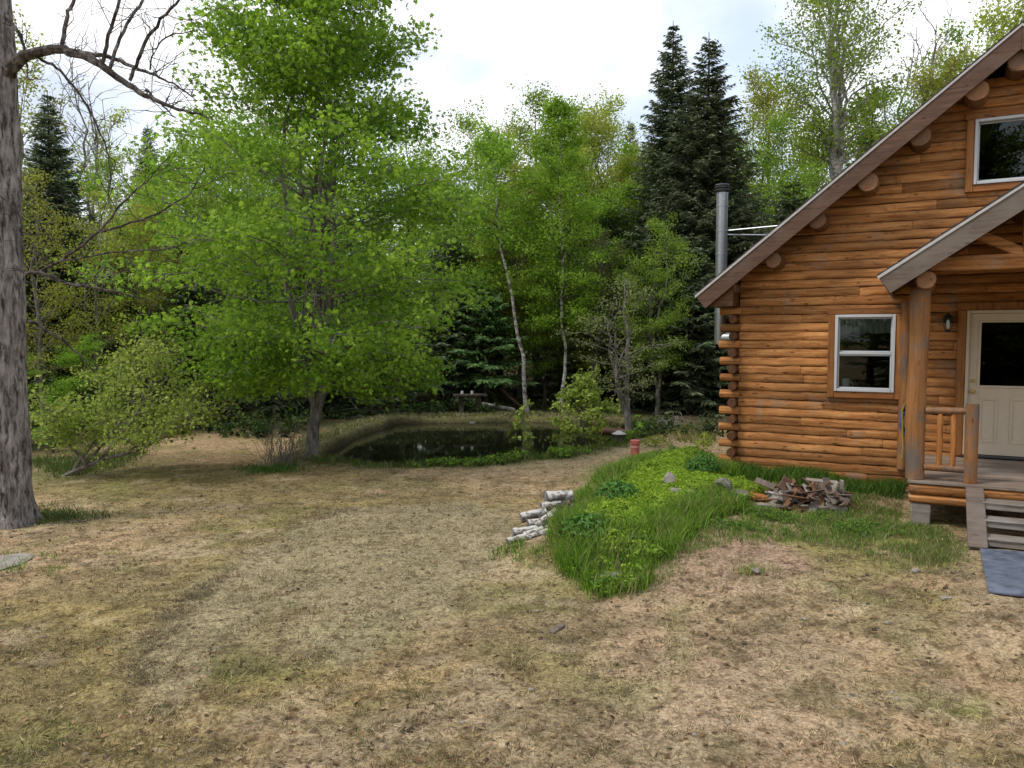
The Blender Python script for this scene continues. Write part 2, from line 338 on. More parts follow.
TAN = np.array((.375, .262, .155)); OLIVE = np.array((.27, .21, .09)); THATCH = np.array((.285, .235, .14)); GREEN = np.array((.17, .19, .045))
DIRT = np.array((.4, .285, .2)); SHADE_BROWN = np.array((.15, .1, .055)); GOLD = np.array((.33, .25, .11)); DKGR = np.array((.1, .13, .035)); MOSS = np.array((.2, .19, .06))
PT = [  # place in the photo, radius across and along (m), ground colour, strength
 (70, 690, 2.0, 1.3, OLIVE, .95), (150, 610, 1.2, .9, OLIVE, .8), (240, 560, .9, 1.1, OLIVE, .85), (310, 520, 1.2, 1.2, OLIVE, .7), (100, 590, 1.0, .8, GOLD, .6),
 (40, 560, 1.4, 1.2, TAN, .8), (110, 500, 2.2, 1.5, TAN, .6), (215, 640, .75, .7, THATCH, .95), (260, 590, 1.0, .9, THATCH, .95), (350, 560, 1.3, 1.2, THATCH, .85), (440, 530, 1.3, 1.5, THATCH, .6),
 (270, 665, .45, .3, GREEN, .75), (300, 640, .4, .35, OLIVE, .9), (395, 645, .4, .35, GREEN, .6), (320, 620, .5, .4, OLIVE, .8), (350, 635, .8, .45, THATCH, .9), (440, 600, .9, .5, THATCH, .85), (160, 715, .4, .2, DIRT, .8), (60, 730, .7, .4, OLIVE, .8), (250, 735, .8, .4, GOLD, .6), (350, 690, .7, .45, GOLD, .6), (330, 740, .6, .3, TAN, .7),
 (450, 660, .6, .5, TAN, .6), (530, 600, .5, .5, MOSS, .6), (540, 650, .5, .4, MOSS, .55), (480, 700, .5, .35, OLIVE, .5), (560, 560, .6, .7, MOSS, .7), (490, 740, .6, .35, TAN, .5), (640, 720, 1.1, .5, DIRT, .5), (720, 640, 1.4, .8, DIRT, .45), (700, 570, .9, .7, DIRT, .85), (760, 550, .5, .5, DIRT, .6), (690, 545, .35, .35, np.array((.16, .09, .055)), .85), (900, 680, 1.4, .7, TAN, .5),
 (890, 545, .7, .7, GREEN, .8), (930, 555, .45, .5, GREEN, .8), (850, 560, .8, .5, MOSS, .6), (900, 520, .9, .6, GREEN, .7), (950, 700, .35, .22, GREEN, .8), (960, 610, .25, .3, MOSS, .7), (330+650-40, 596, .2, .3, MOSS, .6), (1000, 630, .7, .5, TAN, .8), (800, 620, .8, .4, np.array((.24, .19, .1)), .5),
 (230, 490, 2.5, 1.6, MOSS, .55), (130, 478, 1.6, 1.3, MOSS, .6), (330, 485, 2.6, 1.2, SHADE_BROWN, .45), (240, 462, 2.0, 1.2, SHADE_BROWN, .6), (150, 460, 1.4, 1.0, np.array((.24, .16, .1)), .7), (420, 485, 2.4, 1.2, np.array((.25, .18, .1)), .7), (520, 475, 2.5, 1.6, TAN, .7), (600, 462, 2.2, 1.6, np.array((.4, .31, .19)), .7), (660, 447, 2.6, 1.8, np.array((.42, .33, .2)), .8), (350, 505, 1.8, .8, GOLD, .5), (500, 505, 1.4, 1.2, GOLD, .4), (45, 520, 1.1, .5, DKGR, .5), (40, 468, 2., 1.5, DKGR, .7)]  # brown patches under the maple paint its shadow into the ground colour
RAKE = [(Gp(p_), c_, s_, e_) for p_, c_, s_, e_ in (
 ([(136, 690), (146, 650), (176, 612), (228, 574), (300, 522), (350, 508), (470, 500), (512, 520), (500, 560), (455, 590), (430, 612), (385, 640), (352, 668), (322, 650), (345, 618), (300, 606), (262, 612), (228, 640), (205, 690), (165, 716)], THATCH*1.02, .85, .1),
 ([(-60, 760), (-60, 640), (60, 612), (140, 590), (215, 548), (285, 512), (262, 545), (210, 578), (160, 612), (128, 655), (122, 705), (150, 760)], OLIVE, .6, .16),
 ([(640, 592), (668, 562), (700, 536), (748, 530), (790, 548), (806, 572), (740, 590), (700, 604)], np.array((.34, .235, .165)), .85, .1),
 ([(540, 768), (620, 700), (760, 640), (880, 650), (800, 720), (690, 768)], np.array((.36, .27, .18)), .55, .25),
 ([(968, 560), (1040, 600), (1060, 680), (960, 640)], np.array((.38, .285, .18)), .7, .15))]
PTW = [(G(p[0], p[1]), *p[2:]) for p in PT]
def zone(x, y):
    x = np.asarray(x, float); y = np.asarray(y, float)
    wx = x+.7*(fbm(x, y, .9, 11, 4)-.5); wy = y+.9*(fbm(x, y, .9, 21, 4)-.5)
    c = TAN[None]*np.ones((len(x), 1)); n0 = fbm(x, y, 1.2, 31, 4)
    c = c+(MOSS-c)*(sstep(.5, .72, n0)*.5)[:, None]
    for (g, rx, ry, col, s) in PTW:
        e = np.exp(-np.clip(((wx-g[0])/rx)**2+((wy-g[1])/ry)**2, 0, 30)**1.5*.7)
        c = c+(col-c)*(e*s)[:, None]
    for poly, col, s, ed in RAKE:
        c = c+(col-c)*(s*sstep(ed, -ed, sdpoly(wx*.55+x*.45, wy*.55+y*.45, poly)))[:, None]
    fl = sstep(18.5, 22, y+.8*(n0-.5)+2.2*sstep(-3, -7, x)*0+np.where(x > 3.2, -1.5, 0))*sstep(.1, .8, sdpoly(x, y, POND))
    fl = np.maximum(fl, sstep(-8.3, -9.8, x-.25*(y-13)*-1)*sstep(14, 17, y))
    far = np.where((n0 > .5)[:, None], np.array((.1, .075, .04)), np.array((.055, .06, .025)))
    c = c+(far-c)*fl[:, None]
    near = 1-sstep(13, 18, y)
    m1 = sstep(.5, .66, fbm(wx, wy*1.3, 1.7, 101, 4))*.5*near; m2 = sstep(.54, .66, fbm(x, y*1.4, 5.2, 105, 3))*.5*near; m3 = sstep(.54, .68, fbm(wx+9, wy+3, 2.3, 109, 4))*.5*near; m4 = sstep(.6, .72, fbm(wx+4, wy+7, 1.1, 113, 4))*.3*near
    c = c+(np.array((.165, .132, .07))-c)*m1[:, None]; c = c+(np.array((.42, .325, .215))-c)*m3[:, None]; c = c+(np.array((.17, .19, .06))-c)*m4[:, None]; c = c+(c*.45-c)*m2[:, None]
    c = c+(THATCH*1.02-c)*(.68*sstep(.08, -.08, sdpoly(wx*.4+x*.6, wy*.4+y*.6, RAKE[0][0])))[:, None]
    c = c+(np.array((.35, .232, .165))-c)*(.6*sstep(.15, -.2, sdpoly(wx*.5+x*.5, wy*.5+y*.5, RAKE[2][0])))[:, None]
    p = sdpoly(x, y, POND); c = c+(np.array((.14, .13, .06))-c)*(sstep(.9, .2, p+.5*(n0-.5)))[:, None]
    c = c+(np.array((.03, .024, .015))-c)*sstep(.05, -.15, p)[:, None]
    m = sdpoly(x, y, MOUND); c = c+(np.array((.07, .09, .03))-c)*sstep(.1, -.25, m+.25*(n0-.5))[:, None]
    c = c*(.78+.44*fbm(x, y, 4.5, 41, 3))[:, None]
    return c*1.3
def axis_pts(lo, hi, st, far, g=1.22):
    a = list(np.arange(lo, hi, st)); s = st
    while a[-1] < far: s *= g; a.append(a[-1]+s)
    s = st; b = []
    x = lo
    while x > -far*.8: s *= g; x -= s; b.append(x)
    return np.array(b[::-1]+a)
gx = axis_pts(-13, 11, .085, 320); gy = axis_pts(3.4, 26, .085, 380)
RGm = np.random.RandomState(4)
X, Y = np.meshgrid(gx, gy); xf, yf = X.ravel(), Y.ravel(); zf = Hh(xf, yf)
micro = sstep(3, 4, yf)*(1-sstep(15, 19, yf)); zf = zf+micro*(.045*(fbm(xf, yf, 5, 51, 3)-.5)+.03*(RGm.rand(len(xf))-.5)*fbm(xf, yf, 2, 52, 2))
nx, ny = len(gx), len(gy); i = np.arange(ny-1)[:, None]*nx; j = np.arange(nx-1)[None]
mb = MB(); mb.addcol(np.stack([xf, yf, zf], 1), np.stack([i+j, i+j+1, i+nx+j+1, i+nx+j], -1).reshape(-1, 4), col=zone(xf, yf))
g = Mat('ground_soil'); co = g.coord(); col = g.attr('col', 'Color')
na = g.noise(co, 9, 6, .65); nb = g.noise(co, 34, 5, .7); nc_ = g.noise(g.coord((30, 30, 30)), 1.9, 4, .7, 1.2)
cc = g.mix(1.0, col, g.ramp(nb, (.32, (.34, .32, .29)), (.5, (.92, .92, .9)), (.68, (1.5, 1.48, 1.46))), 'MULTIPLY')
cc = g.mix(g.ramp(na, (.36, .9), (.5, 0)), cc, g.mix(1.0, col, (.33, .31, .27), 'MULTIPLY'))
cc = g.mix(g.ramp(nc_, (.63, 0), (.72, .6)), cc, (.45, .37, .25))
g.base(cc, .95, .08)
ad = g.n('ShaderNodeMath'); ad.operation = 'ADD'; g.l(nb, ad.inputs[0]); g.l(na, ad.inputs[1]); g.bump(ad.outputs[0], .9, .035)
tag(mb.build('ground', g.m), kind='structure')

# ------------------------------------------------------------ pond water
wm = Mat('pond_water'); wn = wm.noise(wm.coord((1, 2.2, 1)), 2.4, 3)
wm.base((.012, .013, .006), .02, .5); wm.b.inputs['IOR'].default_value = 1.33; wm.bump(wn, .045, .02)
px_ = np.array(POND); ctr = px_.mean(0); ring = ctr+(px_-ctr)*1.05
pm = MB(); pm.add(np.column_stack([ring, np.full(len(ring), WZ)]), np.arange(len(ring))[None])
tag(pm.build('pond_water', wm.m, smooth=False), kind='structure')

# ------------------------------------------------------------ grass and weeds
RG = np.random.RandomState(11)
def blades(mb, x, y, h, wd, col, lean=.5, seg=2, rng=RG, zoff=-.005, flat=None):
    n = len(x); z = Hh(x, y)+zoff; az = rng.rand(n)*2*PI; az2 = az+(rng.rand(n)-.5)*2.5
    h = np.broadcast_to(h, n); wd = np.broadcast_to(wd, n); ln = (lean*(.3+rng.rand(n)))*h
    if flat is not None: ln = np.where(flat, h*.95, ln); h = np.where(flat, h*.22, h)
    B = np.stack([x, y, z], 1); s = np.stack([np.cos(az2), np.sin(az2), 0*az], 1)*wd[:, None]*.5
    d = np.stack([np.cos(az), np.sin(az), 0*az], 1); up = np.array([0, 0, 1.])
    tip = B+d*ln[:, None]+up*h[:, None]
    if seg == 1:
        V = np.stack([B-s, B+s, tip], 1).reshape(-1, 3); f = np.arange(3*n).reshape(n, 3); mb.addcol(V, f, col=np.repeat(col, 3, 0))
    else:
        mid = B+d*(ln*.32)[:, None]+up*(h*.6)[:, None]
        V = np.stack([B-s, B+s, mid+s*.8, mid-s*.8, tip], 1).reshape(-1, 3); o_ = np.arange(n)[:, None]*5
        sh = np.repeat(col, 5, 0); mb.addcol(V, o_+np.array([[0, 1, 2, 3]]), o_+np.array([[3, 2, 4]]), col=sh)
def blocked(x, y):
    a, b = w2loc(x, y); h = (a > -.05) & (b > -.05); p = (a > 2.5) & (a < 5.1) & (b > -2.5); st = (a > 3.2) & (a < 4.9) & (b > -5.1) & (b < 0)
    return h | p | st | (sdpoly(x, y, POND) < .05)
# dry mown lawn: straws lying about, short blades standing, thicker where the sward is
n = 300000; y = 3.7*(21/3.7)**RG.rand(n); x = (RG.rand(n)*2-1)*(.74*y+.9)
ok = ~blocked(x, y) & (sdpoly(x, y, MOUND) > -.1); x, y = x[ok], y[ok]
c = zone(x, y); gr = (c[:, 1]/c[:, 0]); bl = c[:, 2]/c[:, 0]
dens = np.clip(.16+1.6*sstep(.68, .95, gr)+.9*sstep(.45, .25, bl), 0, 1)*(.35+.65*sstep(.36, .56, fbm(x, y, 3.2, 61, 3)))
k = RG.rand(len(x)) < dens; x, y, c, gr = x[k], y[k], c[k], gr[k]; n = len(x)
col = c*(.62+.85*RG.rand(n)[:, None]); sw = RG.rand(n) < .25; col[sw] = np.array((.43, .34, .19))*(.7+.5*RG.rand(sw.sum())[:, None])
dk = RG.rand(n) < .24; col[dk] *= .45
gn = RG.rand(n) < .25*sstep(.75, 1.0, gr); col[gn] = np.array((.12, .17, .03))*(.7+.6*RG.rand(gn.sum())[:, None])
fl = RG.rand(n) < .85
mb = MB(); hh = (.022+.03*RG.rand(n))*(1+.5*sstep(.8, 1.05, gr)); hh = np.where(fl, hh*1.5, hh); wd = (.0045+.004*RG.rand(n))*(1+y*.05); hh = hh*1.25
blades(mb, x, y, hh, wd, col, .6, 1, flat=fl)
tag(mb.build('dry_lawn_grass', MT['straw']), kind='stuff')
# dark tufts and clods pulled up over the lawn
def tufts(name, cx, cy, per, spread, h, cols, mat='grass', lean=.7, wd=.005, seg=2):
    cx = np.asarray(cx); cy = np.asarray(cy); m = len(cx); idx = np.repeat(np.arange(m), per)
    x = cx[idx]+RG.randn(len(idx))*spread; y = cy[idx]+RG.randn(len(idx))*spread
    ok = ~blocked(x, y); x, y, idx = x[ok], y[ok], idx[ok]
    ci = RG.randint(0, len(cols), m)[idx]; col = np.array(cols)[ci]*(.6+.8*RG.rand(len(x))[:, None])
    lowf = (.45+1.1*fbm(x, y, 1.9, 87, 2))*(1-.5*sstep(11.5, 14.5, y)*(h > .2)) if h > .1 else 1
    mb = MB(); blades(mb, x, y, h*lowf*(.45+.8*RG.rand(len(x))), wd*(.7+.6*RG.rand(len(x)))*(1+.03*y), col, lean, seg)
    return tag(mb.build(name, MT[mat]), kind='stuff')
n = 4200; y = 3.8*(15/3.8)**RG.rand(n); x = (RG.rand(n)*2-1)*(.72*y+.5); z0 = zone(x, y)
k = (fbm(x, y, 1.1, 71, 3) > .42) & (sdpoly(x, y, MOUND) > 0)
tufts('lawn_tufts', x[k], y[k], 13, .032, .04, [(.17, .14, .065), (.13, .1, .055), (.19, .165, .065), (.12, .13, .04), (.27, .2, .11)], 'straw', 1.1, .005, 1)
def inpoly(poly, n, grow=0):
    P = np.array(poly); lo, hi = P.min(0)-grow, P.max(0)+grow; x = lo[0]+RG.rand(n*4)*(hi[0]-lo[0]); y = lo[1]+RG.rand(n*4)*(hi[1]-lo[1])
    k = sdpoly(x, y, poly) < grow; return x[k][:n], y[k][:n]
GC = [(.13, .25, .025), (.1, .2, .022), (.18, .31, .03), (.21, .31, .05), (.28, .29, .1)]
LC = [(.26, .4, .035), (.32, .45, .045), (.2, .34, .03), (.29, .42, .05)]
# tall grass on the mound and its flanks
JUNK = [gz(a, b, .24) for a, b in ((657, 490), (668, 478), (700, 484), (730, 482), (775, 486), (775, 508), (735, 508), (700, 503))]
x, y = inpoly(MOUND, 7500, .14)
d = sdpoly(x, y, MOUND)+.32*(fbm(x, y, 2.6, 83, 3)-.5); kk = (d < .06) & ((fbm(x, y, 3.5, 84, 2) > .3) | (d > -.15)); x, y, d = x[kk], y[kk], d[kk]; a, b = w2loc(x, y); fernw = fbm(x, y, 1.3, 81, 3)
edge = (((d > -.38) & (y < 12.5+.5*x)) | (d > -.22)) & (RG.rand(len(x)) < .75) | (fernw > .74)
inn = ~edge | ((RG.rand(len(x)) < .3) & (d < -.2)); clr = (sdpoly(x, y, JUNK) > .02) & (np.hypot(x-2.5, y-15.6) > .55); edge &= clr
tufts('tall_grass', x[edge], y[edge], 12, .05, .23, GC, 'grass', .6, .008)
def sprigs(name, cx, cy, hgt, per, size, cols, mat='grass', r=.07):
    m = len(cx); idx = np.repeat(np.arange(m), per); n = len(idx); t = RG.rand(n)**.7; az = RG.rand(n)*2*PI
    hs = (hgt*(.35+.6*RG.rand(m))*(.5+1.1*fbm(cx, cy, 1.7, 88, 2)))[idx]; rad = r*(.35+.65*RG.rand(n)); x = cx[idx]+np.cos(az)*rad*t; y = cy[idx]+np.sin(az)*rad*t
    z = Hh(cx, cy)[idx]+hs*t; nrm = np.stack([np.cos(az)*.7, np.sin(az)*.7, .6+.5*RG.rand(n)], 1)+.5*RG.randn(n, 3)
    V, f = kites(np.stack([x, y, z], 1), nrm, size*(.6+.8*RG.rand(n)), .5, RG)
    col = np.array(cols)[RG.randint(0, len(cols), m)][idx]*(.55+.6*t+.35*RG.rand(n))[:, None]*.8
    mb = MB(); mb.addcol(V, f, col=np.repeat(col, 4, 0)); return tag(mb.build(name, MT[mat]), kind='stuff')
def kites(P, nrm, size, asp, rng):
    n = len(P); nrm = nrm/(np.linalg.norm(nrm, axis=1, keepdims=True)+1e-9); r = rng.randn(n, 3); t = r-(r*nrm).sum(1, keepdims=True)*nrm; t /= np.linalg.norm(t, axis=1, keepdims=True)+1e-9
    b = np.cross(nrm, t); s = np.broadcast_to(size, n)[:, None]
    V = np.stack([P-t*s*.5, P+b*s*asp*.5+nrm*s*.08, P+t*s*.5-nrm*s*.1, P-b*s*asp*.5+nrm*s*.08], 1).reshape(-1, 3)
    return V, np.arange(4*n).reshape(n, 4)
sprigs('leafy_ground_cover', x[inn], y[inn], .15, 46, .03, LC, r=.06)
s2 = edge & (RG.rand(len(x)) < .12); sprigs('flank_weeds', x[s2], y[s2], .2, 22, .05, [(.1, .2, .03), (.15, .27, .035), (.2, .33, .04)], r=.08)
wx_, wy_ = inpoly(Gp([(600, 520), (700, 490), (765, 512), (850, 520), (905, 535), (800, 538), (700, 528), (640, 570), (600, 560)]), 1900)
k = fbm(wx_, wy_, 2.2, 93, 3) > .42
sprigs('weedy_ground_cover', wx_[k], wy_[k], .11, 26, .026, [(.1, .19, .03), (.13, .22, .03), (.16, .25, .05)])
wx_, wy_ = inpoly(Gp([(735, 478), (905, 503), (960, 545), (975, 560), (880, 575), (850, 530), (800, 512), (740, 492)]), 1900)
k = fbm(wx_, wy_, 1.5, 91, 3) > .4
tufts('porch_side_grass', wx_[k], wy_[k], 9, .07, .07, [(.11, .19, .03), (.15, .22, .04), (.2, .22, .07), (.3, .26, .13)], 'grass', .8, .006)
aa = RG.rand(700)*2.9-.2; bb = -.05-RG.rand(700)*.85; q = np.array([loc2w(a_, b_) for a_, b_ in zip(aa, bb)])
tufts('wall_foot_grass', q[:, 0], q[:, 1], 10, .05, .17, [(.08, .16, .022), (.1, .19, .025), (.06, .12, .02)], 'grass', .6, .008)
# weeds and rough grass along the pond bank
def along(poly, k0, k1, n, off, spread):
    P = []
    for _ in range(n):
        k = RG.randint(k0, k1); a_, b_ = np.array(poly[k % len(poly)]), np.array(poly[(k+1) % len(poly)]); t = RG.rand(); nn = np.array([b_[1]-a_[1], a_[0]-b_[0]]); nn /= np.linalg.norm(nn)
        P.append(a_+(b_-a_)*t+nn*(off+RG.randn()*spread))
    P = np.array(P); return P[:, 0], P[:, 1]
x1, y1 = along(POND, 0, 6, 520, .12, .13); k = fbm(x1, y1, 1.1, 15, 2) > .47
sprigs('pond_bank_weeds', x1[k], y1[k], .2, 24, .07, [(.16, .29, .03), (.2, .34, .04), (.13, .22, .04)], r=.12)
x1, y1 = along(POND, 0, 6, 420, .16, .15); tufts('pond_bank_grass', x1, y1, 10, .06, .13, [(.12, .17, .035), (.17, .18, .07), (.1, .16, .03)], 'grass', .6, .009)
x1, y1 = along(POND, 6, 12, 700, .3, .25); tufts('far_bank_grass', x1, y1, 10, .08, .1, [(.2, .22, .075), (.28, .25, .13), (.18, .23, .06), (.32, .28, .17)], 'grass', .8, .012)
q = G(40, 519); x1 = q[0]-.35+RG.randn(170)*.5; y1 = q[1]+.1+RG.randn(170)*.22
tufts('trunk_foot_grass', x1, y1, 14, .06, .09, [(.08, .13, .03), (.06, .1, .025), (.12, .15, .04)], 'grass', .9, .007)
q = G(268, 470); tufts('shrub_foot_grass', q[0]+RG.randn(60)*.26, q[1]+RG.randn(60)*.2, 14, .07, .22, [(.06, .13, .025), (.09, .17, .03)], 'grass', .6, .01)
x1, y1 = inpoly(Gp([(30, 462), (150, 450), (120, 468), (60, 478)]), 260); tufts('wood_edge_grass', x1, y1, 10, .1, .12, [(.1, .16, .03), (.14, .18, .05), (.08, .12, .03)], 'grass', .7, .009)
n = 2600; x1 = RG.rand(n)*30-16; y1 = 19+RG.rand(n)*13; k = (sdpoly(x1, y1, POND) > .3) & (fbm(x1, y1, .6, 19, 3) > .47) & ~((x1 > -5.5) & (x1 < -3.5) & (y1 < 23))
sprigs('forest_undergrowth', x1[k], y1[k], .45, 22, .13, [(.04, .075, .02), (.06, .1, .025), (.09, .13, .035)], r=.3)
x1, y1 = inpoly(Gp([(640, 428), (715, 424), (715, 447), (660, 440)]), 240); tufts('path_edge_grass', x1, y1, 10, .08, .22, [(.2, .24, .06), (.14, .2, .04), (.3, .27, .13)], 'grass', .6, .009)

tufts('mixed_long_grass', *inpoly(Gp([(640, 575), (700, 532), (760, 515), (870, 522), (900, 535), (850, 550), (800, 545), (720, 545), (660, 590)]), 620), 8, .06, .085, [(.14, .24, .035), (.2, .27, .06), (.3, .27, .13), (.1, .18, .03)], 'grass', .9, .006)
# ridge of raked thatch, soil clods and dead leaves over the lawn
rl_ = np.array([G(*p)[:2] for p in ((136, 690), (146, 650), (176, 612), (228, 574), (300, 522), (350, 508))]); t = RG.rand(420)*5; x = np.interp(t, np.arange(6), rl_[:, 0])+.07*RG.randn(420); y = np.interp(t, np.arange(6), rl_[:, 1])+.07*RG.randn(420)
tufts('raked_thatch', x, y, 12, .05, .035, [(.2, .165, .1), (.13, .105, .06), (.3, .25, .15)], 'straw', 1.4, .006, 1)
def clods(name, n, lo, hi, cols, thr, flat=.6):
    y = 3.8*(14/3.8)**RG.rand(n); x = (RG.rand(n)*2-1)*(.72*y+.4); k = ~blocked(x, y) & (sdpoly(x, y, MOUND) > .1) & (fbm(x, y, 1.3, 95, 3)+.25*RG.rand(n) > thr); x, y = x[k], y[k]; n = len(x)
    o8 = np.array([(1, 0, 0), (0, 1, 0), (-1, 0, 0), (0, -1, 0), (0, 0, 1), (0, 0, -1)], float); s = (lo+(hi-lo)*RG.rand(n)**3)[:, None, None]
    V = o8[None]*s*(.6+.8*RG.rand(n, 6, 1))*np.array((1, 1, flat))+np.stack([x, y, Hh(x, y)], 1)[:, None]+RG.randn(n, 6, 3)*s*.15
    f = np.array([(0, 1, 4), (1, 2, 4), (2, 3, 4), (3, 0, 4), (1, 0, 5), (2, 1, 5), (3, 2, 5), (0, 3, 5)]); fs = (np.arange(n)[:, None, None]*6+f[None]).reshape(-1, 3)
    mb = MB(); col = np.array(cols)[RG.randint(0, len(cols), n)]*(.7+.6*RG.rand(n)[:, None]); mb.addcol(V.reshape(-1, 3), fs, col=np.repeat(col, 6, 0)); return tag(mb.build(name, MT['straw'], smooth=False), kind='stuff')
clods('soil_clods', 5200, .006, .032, [(.13, .095, .06), (.2, .15, .1), (.09, .065, .04), (.3, .235, .16)], .6)
n = 2300; y = 3.8*(15/3.8)**RG.rand(n); x = (RG.rand(n)*2-1)*(.72*y+.4); k = ~blocked(x, y); x, y = x[k], y[k]; n = len(x)
V, f = kites(np.stack([x, y, Hh(x, y)+.012], 1), np.array((0, 0, 1.))+.35*RG.randn(n, 3), .035+.03*RG.rand(n), .6, RG); mb = MB(); col = np.array([(.2, .12, .06), (.3, .2, .1), (.13, .08, .045), (.4, .3, .18)])[RG.randint(0, 4, n)]; mb.addcol(V, f, col=np.repeat(col, 4, 0)); tag(mb.build('fallen_leaves', MT['straw'], smooth=False), kind='stuff')
# ------------------------------------------------------------ log cabin (x along the gable, y into the house)
def hp(px, py, b):                    # a place in the photo on the house plane y = b, in house coordinates
    d = ray(px, py); q = C0+b*M_; t = (q@M_)/(d[:2]@M_); P = d*t; return float((P[:2]-C0)@U), float(P[2]+CZ)
RH = np.random.RandomState(3)
house = thing('log_cabin', 'orange stained log cabin with steep gable roof and small covered porch', 'house', (C0[0], C0[1], 0), -TH)
def on_house(o): o.location = (C0[0], C0[1], 0); o.rotation_euler = (0, 0, -TH); return o
HC = .138; ZB = .1; RID = 3.74; EA, EZ = -.6, 3.165; SL = (6.68-EZ)/(RID-EA); RA = math.atan(SL)
def rooftop(a): return EZ+(np.minimum(a, 2*RID-a)-EA)*SL
def logwall(mb, a0, a1, nk, top, holes, tf, da=.06):
    S = np.array([0, .05, .16, .5, .84, .95, 1]); Pp = .018*(1-np.abs(2*S-1)**5)
    for k in range(nk):
        z0 = ZB+k*HC; cut = [a0]
        while cut[-1] < a1: cut.append(cut[-1]+RH.uniform(1.6, 3.8) if len(cut) > 1 else a0+RH.uniform(.8, 3.5))
        cut = [c for c in cut if c < a1-.5]+[a1]
        for c0, c1 in zip(cut[:-1], cut[1:]):
            na = max(2, int((c1-c0)/da)+1); A = np.linspace(c0, c1-.003, na); w_ = RH.rand()*50
            wob = .024*(fbm(A, A*0+w_, 3.6, k % 7, 2)-.5)*2; bul = 1+.35*(fbm(A, A*0+w_+9, 3.1, k % 5, 2)-.5)
            if top is not None and z0 > top(np.array([c0, c1, (c0+c1)/2])).max(): continue
            z = z0+S[None]*HC+wob[:, None]*(1-np.abs(2*S-1)**6)[None]*1+wob[:, None]*.6; b = -Pp[None]*bul[:, None]
            b[0, :] += .012; b[-1, :] += .012
            a = np.repeat(A[:, None], 7, 1)
            if top is not None: z = np.minimum(z, top(a))
            V = tf(a, b, z).reshape(-1, 3); i = np.arange(na-1)[:, None]*7; j = np.arange(6)[None]
            q = np.stack([i+j, i+7+j, i+8+j, i+1+j], -1).reshape(-1, 4)
            ca = (a[:-1, :-1]+a[1:, 1:]).ravel()/2; cz_ = (z[:-1, :-1]+z[1:, 1:]).ravel()/2
            keep = (z[:-1, 1:]-z[:-1, :-1]).ravel()+(z[1:, 1:]-z[1:, :-1]).ravel() > 1e-4
            for h in holes: keep &= ~((ca > h[0]) & (ca < h[1]) & (cz_ > h[2]) & (cz_ < h[3]))
            mb.add(V, q[keep], tint=RH.rand())
W1 = (1.476, 2.323, 1.655, 2.845); GW = (3.26, 4.22, 4.68, 5.6); DR = (3.245, 4.235, .77, 2.885)
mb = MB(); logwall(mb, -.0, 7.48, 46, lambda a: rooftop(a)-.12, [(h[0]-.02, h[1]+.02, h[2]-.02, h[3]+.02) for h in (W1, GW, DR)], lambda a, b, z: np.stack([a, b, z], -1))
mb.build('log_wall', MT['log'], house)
mb = MB(); logwall(mb, 0, 8.2, 23, None, [], lambda a, b, z: np.stack([-.09+b, a, z], -1), .3); mb.build('log_wall', MT['log_y'], house)
mb = MB(); logwall(mb, 0, 8.2, 23, None, [], lambda a, b, z: np.stack([7.57-b, a, z], -1), .3)
mb.build('log_wall', MT['log_y'], house)
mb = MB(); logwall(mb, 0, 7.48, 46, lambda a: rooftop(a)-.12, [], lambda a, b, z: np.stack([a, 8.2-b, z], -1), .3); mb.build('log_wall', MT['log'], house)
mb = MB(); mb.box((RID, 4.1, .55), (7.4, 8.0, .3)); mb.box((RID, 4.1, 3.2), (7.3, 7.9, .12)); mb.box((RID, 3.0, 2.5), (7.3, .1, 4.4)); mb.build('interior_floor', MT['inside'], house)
mb = MB(); mb.box((RID, .06, .02), (7.5, .2, .2)); mb.box((-.05, 4.1, .0), (.15, 8.2, .2)); mb.build('foundation', MT['concrete'], house)
# crossed log ends at the corner
for k in range(21):
    z = ZB+(k+.5)*HC; mb = MB(); r = .066+.01*RH.rand()
    if k % 2 == 0:
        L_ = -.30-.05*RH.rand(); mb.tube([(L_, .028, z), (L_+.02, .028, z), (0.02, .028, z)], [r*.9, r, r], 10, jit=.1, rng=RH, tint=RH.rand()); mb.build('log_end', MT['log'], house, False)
    else:
        L_ = -.17-.06*RH.rand(); mb.tube([(-.072, L_, z), (-.072, L_+.02, z), (-.072, .06, z)], [r*.92, r*1.02, r*1.02], 10, jit=.12, rng=RH, tint=RH.rand()*.6); mb.build('log_end', MT['log_dark'], house, False)
